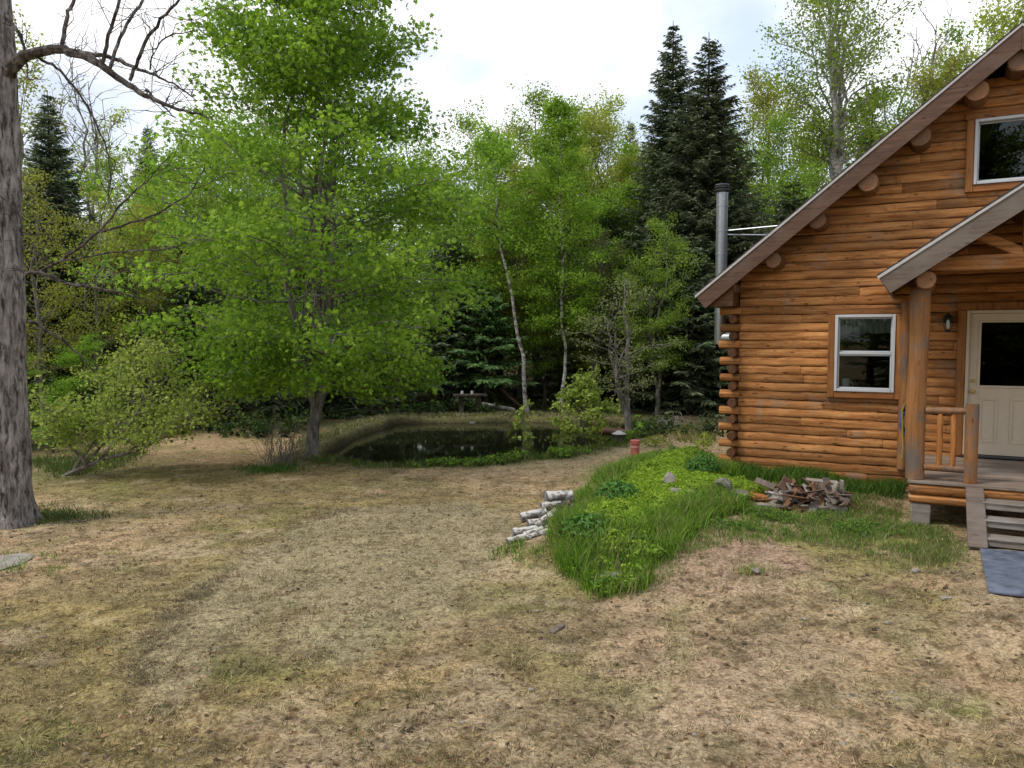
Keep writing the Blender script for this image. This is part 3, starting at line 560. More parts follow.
# roof
FB = -.55
ct, st = math.cos(RA), math.sin(RA)
for sgn in (1, -1):
    mir = lambda P: [((p[0] if sgn == 1 else 2*RID-p[0]), p[1]) for p in P]
    E0 = (EA, EZ); R0 = (RID, EZ+(RID-EA)*SL)
    mb = MB(); mb.prism(mir([(EA+.03, EZ+.012), (RID, R0[1]-.013), (RID, R0[1]-.17), (EA+.03+.14*st, EZ-.14*ct)]), FB+.05, 8.7, 1); slab = mb.build('roof', MT['soffit'], house, False)
    # shingle courses
    mb = MB(); nC = 34; ln = (RID-EA)/ct
    for k in range(nC):
        s0, s1 = k*ln/nC, (k+1)*ln/nC+.03
        p = lambda s, o_: (EA+s*ct-o_*st, EZ+s*st+o_*ct)
        mb.prism(mir([p(s0, .034), p(s1, .02), p(s1, .012), p(s0, .012)]), FB-.015, 8.73, 1, RH.rand())
    mb.build('shingles', MT['shingle'], slab, False)
    dpt = .255
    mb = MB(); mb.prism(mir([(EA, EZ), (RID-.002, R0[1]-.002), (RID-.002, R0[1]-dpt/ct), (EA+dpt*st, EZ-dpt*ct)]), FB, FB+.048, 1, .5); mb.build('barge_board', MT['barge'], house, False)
    mb = MB(); mb.prism(mir([(EA-.012, EZ+.004), (RID, R0[1]+.004), (RID, R0[1]-.03), (EA-.0, EZ-.03)]), FB-.014, FB-.002, 1); mb.build('drip_edge', MT['drip'], house, False)
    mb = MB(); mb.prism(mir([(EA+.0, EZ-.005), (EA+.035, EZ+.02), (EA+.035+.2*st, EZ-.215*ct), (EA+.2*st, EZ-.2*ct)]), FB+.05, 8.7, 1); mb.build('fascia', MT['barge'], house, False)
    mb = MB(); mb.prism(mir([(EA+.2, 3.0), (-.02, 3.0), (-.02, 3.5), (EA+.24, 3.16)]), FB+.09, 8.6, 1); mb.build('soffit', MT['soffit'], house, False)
PUR = [(773, 260, .125), (817, 220, .13), (868, 182, .14), (920, 136, .145), (977, 90, .15)]
def purlin(a, z, r):
    mb = MB(); mb.tube([(a, -.47, z), (a, -.455, z), (a, .05, z)], [r*.93, r, r], 14, jit=.09, rng=RH, tint=RH.rand()); mb.build('purlin', MT['endgrain'], house, False)
for px, py, r in PUR:
    a, z = hp(px, py, -.47); z = min(z, float(rooftop(a))-.17/ct-r*.86); purlin(a, z, r); purlin(2*RID-a, z, r)
purlin(RID, float(rooftop(RID))-.3-.15, .15)
a, z = hp(731, 288, -.4); mb = MB(); mb.box((a, -.2, z), (.13, .4, .14), ch=.02); mb.build('plate_log', MT['endgrain'], house)
def window(a0, a1, z0, z1, double):
    fw = .045; mb = MB()
    for (x0, x1, y0, y1) in ((a0, a0+fw, z0, z1), (a1-fw, a1, z0, z1), (a0+fw, a1-fw, z0, z0+fw), (a0+fw, a1-fw, z1-fw, z1)):
        mb.box(((x0+x1)/2, -.03, (y0+y1)/2), (x1-x0-.001, .13, y1-y0-.001), ch=.006)
    win = mb.build('window', MT['vinyl'], house)
    tw = .1
    for (x0, x1, y0, y1, ax) in ((a0-tw, a0-.002, z0-tw, z1+.002, 2), (a1+.002, a1+tw, z0-tw, z1+.002, 2), (a0, a1, z0-tw, z0-.002, 0), (a0-tw-.02, a1+tw+.02, z1+.004, z1+tw, 0)):
        mb = MB(); mb.box(((x0+x1)/2, -.035, (y0+y1)/2), (x1-x0, .08, y1-y0), ch=.006, tint=RH.rand()); mb.build('trim', MT['trim' if ax == 2 else 'trim_x'], win)
    spans = [(z0+fw, (z0+z1)/2-.02), ((z0+z1)/2+.015, z1-fw)] if double else [(z0+fw, z1-fw)]
    for k, (y0, y1) in enumerate(spans):
        bb = -.028 if (k == 0 and double) else -.004; s_ = .022; mb = MB()
        for (x0, x1, v0, v1) in ((a0+fw, a0+fw+s_, y0, y1), (a1-fw-s_, a1-fw, y0, y1), (a0+fw+s_, a1-fw-s_, y0, y0+s_), (a0+fw+s_, a1-fw-s_, y1-s_, y1)):
            mb.box(((x0+x1)/2, bb, (v0+v1)/2), (x1-x0-.001, .03, v1-v0-.001), ch=.004)
        mb.build('sash', MT['vinyl'], win)
        mb = MB(); mb.box(((a0+a1)/2, bb+.006, (y0+y1)/2), (a1-a0-2*fw-.03, .006, y1-y0-.03), ch=.001); mb.build('pane', MT['glass'], win, False)
    if double:
        mb = MB(); mb.box(((a0+a1)/2, -.03, (z0+z1)/2-.003), (a1-a0-2*fw-.002, .055, .034), ch=.005); mb.build('meeting_rail', MT['vinyl'], win)
    return win
window(*W1, True); window(*GW, False)
mb = MB(); mb.box((1.9, .12, 1.63), (.95, .2, .03)); mb.build('window_sill', MT['trim_x'], house)
# door
d0, d1, e0, e1 = 3.29, 4.19, .795, 2.835
mb = MB()
for (x0, x1, y0, y1) in ((DR[0], d0-.003, .775, e1+.05), (d1+.003, DR[1], .775, e1+.05), (d0-.002, d1+.002, e1+.004, e1+.05)): mb.box(((x0+x1)/2, -.03, (y0+y1)/2), (x1-x0, .12, y1-y0), ch=.004)
fr = mb.build('door_frame', MT['door'], house)
mb = MB(); mb.box((RID, -.05, .775), (1.0, .18, .03)); mb.build('threshold', MT['dark_box'], fr)
g0, g1, gz0, gz1 = 3.43, 4.05, 1.8, 2.71; mb = MB()
for (x0, x1, y0, y1) in ((d0, g0, e0, e1), (g1, d1, e0, e1), (g0, g1, e0, gz0), (g0, g1, gz1, e1)): mb.box(((x0+x1)/2, -.02, (y0+y1)/2), (x1-x0-.0006, .045, y1-y0-.0006), ch=.0005)
door = mb.build('door', MT['door'], house)
def ring(name, x0, x1, y0, y1, wd, b, th, mat, par):
    mb = MB()
    for (p0, p1, q0, q1) in ((x0, x0+wd, y0, y1), (x1-wd, x1, y0, y1), (x0+wd, x1-wd, y0, y0+wd), (x0+wd, x1-wd, y1-wd, y1)): mb.box(((p0+p1)/2, b, (q0+q1)/2), (p1-p0, th, q1-q0), ch=.005)
    return mb.build(name, mat, par)
ring('glazing_bead', g0-.03, g1+.03, gz0-.03, gz1+.03, .032, -.048, .016, MT['door'], door)
mb = MB(); mb.box(((g0+g1)/2, -.02, (gz0+gz1)/2), (g1-g0-.002, .008, gz1-gz0-.002), ch=.001); mb.build('pane', MT['glass'], door, False)
for x0, x1 in ((3.435, 3.665), (3.815, 4.045)):
    ring('panel', x0, x1, .97, 1.62, .03, -.046, .012, MT['door'], door)
    mb = MB(); mb.box(((x0+x1)/2, -.043, 1.295), (x1-x0-.1, .008, .55), ch=.006); mb.build('panel', MT['door'], door)
for z, nm in ((1.71, 'knob'), (1.865, 'deadbolt')):
    mb = MB(); r = .03 if nm == 'knob' else .024
    mb.lathe([(.001, -.045), (r*1.05, -.046), (r*1.05, -.054), (r*.4, -.058), (r*.4, -.085), (r*.9, -.092), (r, -.105), (r*.7, -.12), (.001, -.124)] if nm == 'knob' else [(.001, -.045), (r*1.1, -.046), (r, -.07), (.001, -.072)], (3.35, 0, z), 16, 1); mb.build(nm, MT['brass'], door)
for (x0, x1, y0, y1) in ((3.13, 3.243, .76, 2.89), (4.237, 4.35, .76, 2.89), (3.11, 4.37, 2.892, 3.0)):
    mb = MB(); mb.box(((x0+x1)/2, -.045, (y0+y1)/2), (x1-x0, .07, y1-y0), ch=.006, tint=.3); mb.build('door_trim', MT['trim'], house)
# porch roof
PT0, PZ0, PZR, PB = 2.19, 3.225, 4.275, -2.75
psl = (PZR-PZ0)/(RID-PT0); pa = math.atan(psl); pc, ps = math.cos(pa), math.sin(pa)
for sgn in (1, -1):
    mir = lambda P: [((p[0] if sgn == 1 else 2*RID-p[0]), p[1]) for p in P]
    mb = MB(); mb.prism(mir([(PT0+.03, PZ0+.012), (RID, PZR-.01), (RID, PZR-.12), (PT0+.03+.1*ps, PZ0-.1*pc)]), PB+.05, -.02, 1); slab = mb.build('porch_roof', MT['soffit'], house, False)
    mb = MB(); nC = 14; ln = (RID-PT0)/pc
    for k in range(nC):
        s0, s1 = k*ln/nC, (k+1)*ln/nC+.03; p = lambda s, o_: (PT0+s*pc-o_*ps, PZ0+s*ps+o_*pc)
        mb.prism(mir([p(s0, .034), p(s1, .02), p(s1, .012), p(s0, .012)]), PB-.015, -.045, 1, RH.rand())
    mb.build('shingles', MT['shingle'], slab, False)
    mb = MB(); mb.prism(mir([(PT0, PZ0), (RID-.002, PZR-.002), (RID-.002, PZR-.24/pc), (PT0+.24*ps, PZ0-.24*pc)]), PB, PB+.048, 1, .5); mb.build('barge_board', MT['barge_porch'], house, False)
    mb = MB(); mb.prism(mir([(PT0-.012, PZ0+.004), (RID, PZR+.004), (RID, PZR-.028), (PT0, PZ0-.028)]), PB-.014, PB-.002, 1); mb.build('drip_edge', MT['drip'], house, False)
    mb = MB(); mb.prism(mir([(PT0, PZ0-.005), (PT0+.035, PZ0+.015), (PT0+.035+.15*ps, PZ0-.17*pc), (PT0+.15*ps, PZ0-.17*pc)]), PB+.05, -.03, 1); mb.build('fascia', MT['barge'], house, False)
    m1 = lambda a: a if sgn == 1 else 2*RID-a
    mb = MB(); zz = np.linspace(.745, 3.08, 14); mb.tube([(m1(2.64)+.008*math.sin(z*3), -2.33, z) for z in zz], .111+.005*np.sin(zz*5), 16, jit=.035, rng=RH); mb.build('porch_post', MT['post'], house)
    mb = MB(); mb.tube([(m1(2.46), -.04, .5), (m1(2.46), -.04, 1.6), (m1(2.46), -.04, 3.02)], .075, 14, jit=.04, rng=RH, tint=.4); mb.build('wall_post', MT['post'], house)
    mb = MB(); mb.tube([(m1(2.70), -2.68, 3.175), (m1(2.70), -2.66, 3.175), (m1(2.70), -.05, 3.175)], [.1, .112, .112], 14, jit=.05, rng=RH, tint=.6); mb.build('porch_beam', MT['endgrain'], house, False)
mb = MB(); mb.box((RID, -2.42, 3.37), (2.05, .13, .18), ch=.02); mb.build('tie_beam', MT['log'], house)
mb = MB(); mb.box((RID, -2.42, 3.79), (.15, .13, .65), ch=.015); mb.build('king_post', MT['trim'], house)
for s_ in (1, -1):
    mb = MB(); mb.box((RID-s_*.36, -2.42, 3.62), (.78, .11, .12), R3(0, s_*math.radians(28), 0), ch=.015, tint=.3); mb.build('brace', MT['log'], house)
# porch floor
dk = MB()
for k in range(17):
    b = -2.47+k*.145+.07; dk.box((RID, b, .722), (2.34, .137, .038), ch=.005, tint=RH.rand())
dk.build('porch_deck', MT['deck'], house)
mb = MB()
for k, (z, h) in enumerate(((.632, .135), (.508, .105))): mb.tube([(2.585, -2.40, z), (2.6, -2.40, z), (4.88, -2.40, z), (4.895, -2.40, z)], np.array([.9, 1, 1, .9])*h/2, 10, jit=.06, rng=RH, tint=.35+.4*k)
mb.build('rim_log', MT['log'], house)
for x in (2.62, 4.86):
    mb = MB(); mb.box((x, -1.2, .58), (.07, 2.3, .24), ch=.01); mb.build('rim_board', MT['grey_wood'], house)
    zg = h1(*loc2w(x+.1, -2.3)); mb = MB(); mb.box((x+.1, -2.3, (zg-.05+.45)/2), (.22, .24, .5-zg), ch=.012, tint=.35); mb.build('pier', MT['grey_wood'], house)
# railing by the post
rl = MB(); rl.tube([(2.74, -2.36, 1.60), (2.95, -2.36, 1.605), (3.2, -2.36, 1.61)], .042, 10, jit=.06, rng=RH)
rail = rl.build('railing', MT['post'], house)
mb = MB(); mb.tube([(2.74, -2.36, .90), (3.2, -2.36, .90)], .045, 10, jit=.06, rng=RH, tint=.3); mb.build('bottom_rail', MT['post'], rail)
for x in (2.90, 3.045):
    mb = MB(); mb.tube([(x, -2.36, .93), (x+.004, -2.36, 1.2), (x, -2.36, 1.53), (x, -2.36, 1.58)], [.032, .036, .034, .02], 10, jit=.06, rng=RH, tint=.7); mb.build('baluster', MT['trim'], rail)
mb = MB(); mb.tube([(3.235, -2.37, .745), (3.235, -2.37, 1.2), (3.235, -2.37, 1.70)], .074, 14, jit=.05, rng=RH, tint=.45); mb.build('newel_post', MT['post'], rail)
# stove pipe beside the eave
P = at(719, 300, 14.5); ca, cb = w2loc(P[0]+.03, P[1]); ztop = at(719, 192, 14.5)[2]
zlo = at(719, 338, 14.5)[2]; mb = MB(); mb.lathe([(.001, zlo-.12), (.1, zlo-.12), (.105, zlo-.1), (.105, ztop)], (ca, cb, 0), 20); mb.tube([(ca, cb, zlo), (-.1, cb, zlo)], .1, 16); pipe = mb.build('chimney_pipe', MT['steel'], house)
for py in (231, 254, 206, 275, 312):
    z = at(719, py, 14.5)[2]; mb = MB(); mb.lathe([(.104, -.012), (.113, -.012), (.113, .012), (.104, .012)], (ca, cb, z), 20); mb.build('band', MT['steel'], pipe)
mb = MB(); mb.lathe([(.1, 0), (.125, .02), (.125, .035), (.15, .04), (.15, .055), (.118, .06), (.118, .085), (.15, .09), (.15, .105), (.118, .11), (.118, .13), (.135, .135), (.12, .16), (.001, .165)], (ca, cb, ztop-.02), 20); mb.build('cap', MT['dark_box'], pipe)
for (qx, qy, db) in ((768, 235, -.1), (759, 243, .12)):
    zp = at(724, 231+(qy-235)*.5, 14.5)[2]; aa_ = (zp-EZ)/SL+EA; mb = MB(); mb.tube([(ca+.1, cb, zp), (aa_, cb+db*2, zp+.02-(.1 if db > 0 else 0))], .014, 6); mb.build('brace', MT['steel'], pipe)
# steps
steps = thing('porch_steps', 'weathered grey wooden porch steps with a plank running down one side', 'steps', (C0[0], C0[1], 0), -TH)
for k in range(3):
    z = .60-.155*k; b = -2.6-.25*k; mb = MB(); mb.box((4.05, b-.02, z-.03), (1.42, .27, .06), ch=.02, tint=RH.rand()); mb.box((4.05, b-.14, z-.045), (1.42, .03, .085), ch=.012, tint=.2); mb.build('tread', MT['grey_wood'], steps)
zb_ = h1(*loc2w(3.3, -3.38)); p0 = np.array((3.26, -2.50, .70)); p1 = np.array((3.30, -3.38, zb_+.02)); dv = p1-p0
mb = MB(); ang = math.atan2(-dv[2], -dv[1]); mb.box((p0+p1)/2, (.19, np.linalg.norm(dv), .045), R3(ang, 0, 0), ch=.008, tint=.45); mb.build('side_plank', MT['barge_porch'], steps)
mb = MB(); mb.box((4.7, -2.95, .35), (.05, 1.0, .2), R3(math.radians(32), 0, 0), ch=.008); mb.build('stringer', MT['grey_wood'], steps)
# ------------------------------------------------------------ things at the house
mb = MB(); aa = np.linspace(3.285, 4.75, 30); bb = np.linspace(-5.0, -3.36, 34); A_, B_ = np.meshgrid(aa, bb)
A_ = A_+.04*(B_+4.2)/.8*.3; wx, wy = C0[0]+A_*U[0]+B_*M_[0], C0[1]+A_*U[1]+B_*M_[1]
zz = Hh(wx.ravel(), wy.ravel()).reshape(A_.shape)+.022+.012*fbm(wx*1.5, wy*1.5, 2, 3, 2)
V = np.stack([wx, wy, zz], -1).reshape(-1, 3); i = np.arange(33)[:, None]*30; j = np.arange(29)[None]; q = np.stack([i+j, i+j+1, i+31+j, i+30+j], -1).reshape(-1, 4)
mb.add(V, q); V2 = V.copy(); V2[:, 2] -= .012; mb.add(V2, q[:, ::-1])
e_ = np.concatenate([np.arange(30), np.arange(1, 34)*30+29, 33*30+np.arange(28, -1, -1), np.arange(32, 0, -1)*30]); n_ = len(V)
mb.f[4].append(np.array([[e_[k], e_[k-1], e_[k-1]+n_, e_[k]+n_] for k in range(len(e_))]))
tag(mb.build('door_mat', MT['mat']), 'blue grey carpet mat lying on the dirt at the foot of the steps', 'mat')
lan = thing('wall_lantern', 'small black lantern with clear glass on the log wall beside the door', 'lamp', (C0[0], C0[1], 0), -TH)
la, lz = hp(948, 322, -.14)
mb = MB(); mb.lathe([(.001, -.02), (.06, -.02), (.06, 0), (.001, 0)], (la, -.04, lz+.03), 14, 1); mb.tube([(la, -.05, lz+.03), (la, -.10, lz+.1), (la, -.15, lz+.11)], .01, 6); mb.build('bracket', MT['iron'], lan)
mb = MB(); mb.lathe([(.001, .13), (.02, .12), (.075, .06), (.07, .05), (.001, .05)], (la, -.15, lz-.0), 12); mb.lathe([(.001, -.15), (.035, -.14), (.045, -.11), (.001, -.11)], (la, -.15, lz), 12)
for t in range(6): mb.tube([(la+.045*math.cos(t*PI/3), -.15+.045*math.sin(t*PI/3), lz-.11), (la+.062*math.cos(t*PI/3), -.15+.062*math.sin(t*PI/3), lz+.05)], .005, 5)
mb.build('cage', MT['iron'], lan)
mb = MB(); mb.lathe([(.001, -.1), (.022, -.09), (.03, -.04), (.02, .0), (.014, .03), (.001, .035)], (la, -.15, lz), 12); mb.build('bulb', MT['white'], lan)
mb = MB(); A_ = np.linspace(1.54, 2.26, 90); zz = np.linspace(2.795, 2.57, 5); V = []
for s_, z in enumerate(zz):
    for a in A_: V.append((a, .10+(.012+.004*s_)*math.sin(a*75)+.006*math.sin(a*31), z-(.018*abs(math.sin(a*13)) if s_ == 4 else 0)))
V = np.array(V); i = np.arange(4)[:, None]*90; j = np.arange(89)[None]; q = np.stack([i+j, i+j+1, i+91+j, i+90+j], -1).reshape(-1, 4); mb.add(V, q); V2 = V+np.array((0, .004, 0)); mb.add(V2, q[:, ::-1])
tag(on_house(mb.build('curtain', MT['cloth'])), 'white gathered valance curtain inside the lower window', 'curtain')
mb = MB(); mb.lathe([(.001, 0), (.062, 0), (.068, .1), (.062, .2), (.04, .21), (.001, .21)], (1.635, .1, 1.645), 16); mb.tube([(1.70, .1, 1.68), (1.735, .1, 1.7), (1.735, .1, 1.77), (1.70, .1, 1.8)], .009, 6)
tag(on_house(mb.build('jug', MT['white'])), 'white jug standing on the sill inside the lower window', 'jug')
mb = MB(); mb.lathe([(.001, 0), (.034, 0), (.036, .12), (.02, .13), (.001, .13)], (1.95, .1, 1.645), 14); tag(on_house(mb.build('candle', MT['endgrain'])), 'tan candle on the sill inside the lower window', 'candle')
mb = MB(); t = np.linspace(0, 2*PI, 17); mb.tube(np.stack([2.13+.035*np.cos(t), .1+0*t, 1.685+.035*np.sin(t)], 1), .007, 6, caps=False); mb.lathe([(.001, 0), (.028, 0), (.02, .012), (.001, .012)], (2.13, .1, 1.645), 12)
tag(on_house(mb.build('ring_ornament', MT['drip'])), 'small pale ring ornament on the sill inside the lower window', 'ornament')
rp = thing('hanging_rope', 'blue and yellow rope hanging on the far side of the porch post', 'rope', (C0[0], C0[1], 0), -TH)
mb = MB(); t = np.linspace(0, 4*PI, 40); mb.tube(np.stack([2.50+.02*np.cos(t), -2.3+.025*np.sin(2*t), 1.45+.17*np.cos(t*.5+.3)], 1), .016, 6); mb.build('coil', MT['blue'], rp)
mb = MB(); mb.tube([(2.515, -2.36, 1.68), (2.485, -2.33, 1.58), (2.495, -2.33, 1.3), (2.505, -2.34, 1.12), (2.495, -2.34, .98)], .011, 6); mb.build('strap', MT['yellow'], rp)
# ------------------------------------------------------------ trees
def wander(p0, p1, n, amp, rng, sag=0):
    p0, p1 = np.array(p0, float), np.array(p1, float); t = np.linspace(0, 1, n)[:, None]; Lg = np.linalg.norm(p1-p0)
    o = np.cumsum(rng.randn(n, 3), 0); o -= o[0]; o = o-(o[-1])*t; P = p0+(p1-p0)*t+o*amp*Lg/n**.5
    P[:, 2] += sag*Lg*4*(t*(1-t))[:, 0]; return P
def leaves(mb, Cn, per, sg, size, up, rng, shape='kite', asp=.75):
    idx = np.repeat(np.arange(len(Cn)), per); P = Cn[idx]+rng.randn(len(idx), 3)*np.array(sg); n = len(P)
    nr = np.array([0, 0, up])+rng.randn(n, 3)*.75; sz = size*(.45+1.0*rng.rand(n)); cl = rng.rand(len(Cn))[idx]
    t = np.clip(-.1+1.0*cl+.5*(rng.rand(n)-.5), 0, 1)
    if shape == 'kite':
        V, f = kites(P, nr, sz, asp, rng); mb.add(V, f, tint=np.repeat(t, 4))
    else:                             # lobed leaf
        nr /= np.linalg.norm(nr, axis=1, keepdims=True); r = rng.randn(n, 3); a = r-(r*nr).sum(1, keepdims=True)*nr; a /= np.linalg.norm(a, axis=1, keepdims=True); b = np.cross(nr, a); s = sz[:, None]
        pts = [(-.45, 0, 0), (-.3, .42, -.1), (-.02, .2, .03), (.12, .5, -.12), (.2, .16, .02), (.55, 0, -.14), (.2, -.16, .02), (.12, -.5, -.12), (-.02, -.2, .03), (-.3, -.42, -.1)]
        V = np.stack([P+a*s*u_+b*s*v_+nr*s*w_ for u_, v_, w_ in pts], 1).reshape(-1, 3); o_ = np.arange(n)[:, None]*10
        mb.add(V, *[o_+np.array([list(q)]) for q in ((0, 1, 2, 8), (0, 8, 9, 9)[:3], (2, 3, 4), (2, 4, 6, 8), (4, 5, 6), (6, 7, 8))], tint=np.repeat(t, 10))
def broadleaf(name, seed, H, env, r0, cb, n1, n2, ncl, per, lsize, bark, leafm, stems=1, split=0, sg=(.25, .25, .12), up=.8, lean=(0, 0), rise=.55, spread=.5, shape='kite', amp=.1, asp=.75, wdy=1, twigs=True, minr=.006, droop=False, pw=1.15, vz=.35):
    rng = np.random.RandomState(seed); wood = MB(); Cn = []
    lines = []
    if stems == 1: lines.append((wander((0, 0, -.15), (lean[0], lean[1], H*.97), 14, .03, rng), r0, 0))
    else:
        wood.tube(wander((0, 0, -.15), (lean[0]*.3, lean[1]*.3, split), 6, .04, rng), r0*np.array((1.5, 1.2, 1.05, 1, .97, .9)), 10, jit=.12, rng=rng)
        for k in range(stems):
            az = 2*PI*(k+.5*rng.rand())/stems; f = (.25 if k else .05)*env(H*.6)*(.6+.7*rng.rand()); hh = H*(.97 if k == 0 else .72+.22*rng.rand())
            b0 = np.array((lean[0]*.3, lean[1]*.3, split-.1-.2*rng.rand())); b1 = np.array((lean[0]+f*math.cos(az), lean[1]+f*math.sin(az), hh))
            P = wander(b0, b1, 14, .05, rng); t = np.linspace(0, 1, 14); P[:, :2] += np.array((math.cos(az), math.sin(az)))[None]*(f*.35*np.sin(t*PI))[:, None]
            lines.append((P, r0*(.75 if k == 0 else .5+.15*rng.rand()), 1))
    for P, r, kind in lines:
        t = np.linspace(0, 1, len(P)); R = r*(1-t)**.85+.008
        if kind == 0: R[:2] *= (1.35, 1.12)
        wood.tube(P, R, 9 if r > .08 else 7, jit=.06, rng=rng)
    zt = np.array([l[0][-1][2] for l in lines]); tot = n1
    for q in range(tot):
        P, r, kind = lines[q % len(lines)]; u = (q//len(lines)+rng.rand())/(tot/len(lines)); z0 = cb+(P[-1][2]-cb)*(u**pw)*.97
        if z0 < P[0][2]+.05: z0 = P[0][2]+.1+.2*rng.rand()
        p0 = np.array([np.interp(z0, P[:, 2], P[:, k]) for k in range(3)]); az = q*2.399+rng.rand()*.9
        ez = env(z0+.0)*(.75+.35*rng.rand()); L1 = max(.25, ez)
        ax = np.array((lean[0], lean[1], 0))*z0/H
        tgt = ax+np.array((math.cos(az)*L1, math.sin(az)*L1*wdy, 0)); rz = rise*(.5+.8*u)*max(np.linalg.norm(tgt[:2]-p0[:2]), .3)*(.6+.7*rng.rand())
        rz *= (np.clip(u*2.0-.3, -.25, 1) if droop else 1); tgt[2] = max(z0+rz, .9 if droop else .1)
        k_ = env(tgt[2])/max(env(z0), .01)
        if k_ < 1: tgt[:2] = ax[:2]+(tgt[:2]-ax[:2])*max(k_, .25)
        B = wander(p0, tgt, 7, amp, rng, .06); rb = max(minr*1.5, r*.42*(1-u*.75)*(.7+.5*rng.rand()))
        wood.tube(B, np.linspace(rb, minr, 7), 5, False, 0); Lb = np.linalg.norm(B[-1]-B[0])
        Cn += [B[-1], B[-2]]
        for m in range(n2):
            s = .22+.75*(m+rng.rand())/n2; i_ = s*6; a_ = int(min(i_, 5)); q0 = B[a_]+(B[a_+1]-B[a_])*(i_-a_); d = (B[a_+1]-B[a_]); d /= np.linalg.norm(d)+1e-9
            sd_ = np.cross(d, (0, 0, 1)); sd_ /= np.linalg.norm(sd_)+1e-9; sg_ = 1 if m % 2 else -1
            dd = d*.55+sd_*sg_*(.5+.5*rng.rand())+np.array((0, 0, vz*(rng.rand()-.35))); L2 = spread*Lb*(.35+.6*rng.rand())*(1.1-s*.6)
            q1 = q0+dd*L2; S_ = wander(q0, q1, 4, .12, rng)
            if twigs: wood.tube(S_, np.linspace(max(minr, rb*.4), minr*.6, 4), 3, False, 0)
            tt = np.linspace(.25, 1, ncl)
            Cn += [q0+(q1-q0)*t_+rng.randn(3)*.05*L2 for t_ in tt]
    crown = MB()
    if per and len(Cn): leaves(crown, np.array(Cn), per, sg, lsize, up, rng, shape, asp)
    return wood.mesh(name+'_wood', MT[bark]), (crown.mesh(name+'_leaves', MT[leafm], False) if per else None)
def conifer(name, seed, H, R, r0, cb, bark, leafm, dens=1.0, droop=.18, nl=.26, power=.9, nw=.055, gap=.3):
    rng = np.random.RandomState(seed); wood = MB(); cr = MB(); P = wander((0, 0, -.15), (0, 0, H), 14, .008, rng)
    wood.tube(P, r0*(1-np.linspace(0, 1, 14))**.9+.01, 8, jit=.05, rng=rng); z = cb; PP = []; DD = []; SS = []; TT = []
    while z < H*.985:
        u = (z-cb)/(H-cb); Lm = R*(1-u)**power; nb = max(4, int((7+2*rng.rand())*dens*(1 if u < .85 else .7)))
        for k in range(nb):
            if rng.rand() < .08: continue
            az = 2*PI*(k+rng.rand()*.8)/nb+z*3; L1 = Lm*(.62+.5*rng.rand())+.06; z1 = z+(rng.rand()-.5)*.2
            n = 7; t = np.linspace(0, 1, n); up = -droop*(1-u)*1.6+.45*u
            B = np.stack([math.cos(az)*L1*t, math.sin(az)*L1*t, z1+L1*(up*t+droop*.9*t**2.2*(1-u)-.08*np.sin(t*PI)*0)], 1); B[:, :2] += P[min(13, int(z/H*13))][:2]
            if L1 > .5: wood.tube(B, np.linspace(max(.008, .022*L1/R+.004), .004, n), 4, False)
            m = max(3, int(L1/.085*dens)); s = (.12+.9*np.arange(m)/m+.05*rng.rand(m)).clip(0, 1); base = np.stack([np.interp(s, t, B[:, c_]) for c_ in range(3)], 1)
            dr = np.array((math.cos(az), math.sin(az), 0)); sd_ = np.array((-math.sin(az), math.cos(az), 0)); tb = rng.rand()
            for sgn in (1, -1, 0):
                w_ = (.34*L1*(1-s*.75)+.1)*(.7+.6*rng.rand(m)) if sgn else .16+0*s
                d = dr*(.65+.3*rng.rand(m))[:, None]+sd_*sgn*(.75+.3*rng.rand(m))[:, None]+np.stack([0*s, 0*s, -.22+.3*rng.randn(m)*.8], 1); d /= np.linalg.norm(d, axis=1, keepdims=True)
                for st_ in (np.arange(3) if sgn else [0]):
                    l = np.minimum(w_-st_*nl*.75, nl*1.15); k_ = l > .05
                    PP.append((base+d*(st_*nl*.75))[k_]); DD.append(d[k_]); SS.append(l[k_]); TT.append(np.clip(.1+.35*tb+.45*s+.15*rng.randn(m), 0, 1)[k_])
        z += gap*(1-.55*u)*(.8+.4*rng.rand())
    PP, DD, SS, TT = map(np.concatenate, (PP, DD, SS, TT)); n = len(PP); r = rng.randn(n, 3)*.55+np.array((0, 0, 1)); b = np.cross(DD, r); b /= np.linalg.norm(b, axis=1, keepdims=True)+1e-9
    S = SS[:, None]; e = PP+DD*S; dz = np.array((0, 0, 1.))*(-.06*S); wd = nw*(.7+.6*rng.rand(n))[:, None]
    V = np.stack([PP, PP+DD*S*.45+b*wd, e+dz, PP+DD*S*.45-b*wd], 1).reshape(-1, 3)
    cr.add(V, np.arange(4*n).reshape(n, 4), tint=np.repeat(TT, 4))
    return wood.mesh(name+'_wood', MT[bark]), cr.mesh(name+'_needles', MT[leafm], False)
def plant(name, meshes, x, y, label, cat='tree', group=None, rz=0, sc=1.0, crown='crown', z=None):
    t = thing(name, label, cat, (x, y, h1(x, y)-.03 if z is None else z), rz, group); t.scale = (sc,)*3 if np.isscalar(sc) else sc
    for me, nm in zip(meshes, ('trunk', crown)):
        if me is None: continue
        o = bpy.data.objects.new(nm, me); C.objects.link(o); o.parent = t
    return t
def env_pts(*p):
    zs, rs = [q[0] for q in p], [q[1] for q in p]; return lambda z: float(np.interp(z, zs, rs))
def gxy(px, Y): return (px-512)/F*Y, Y

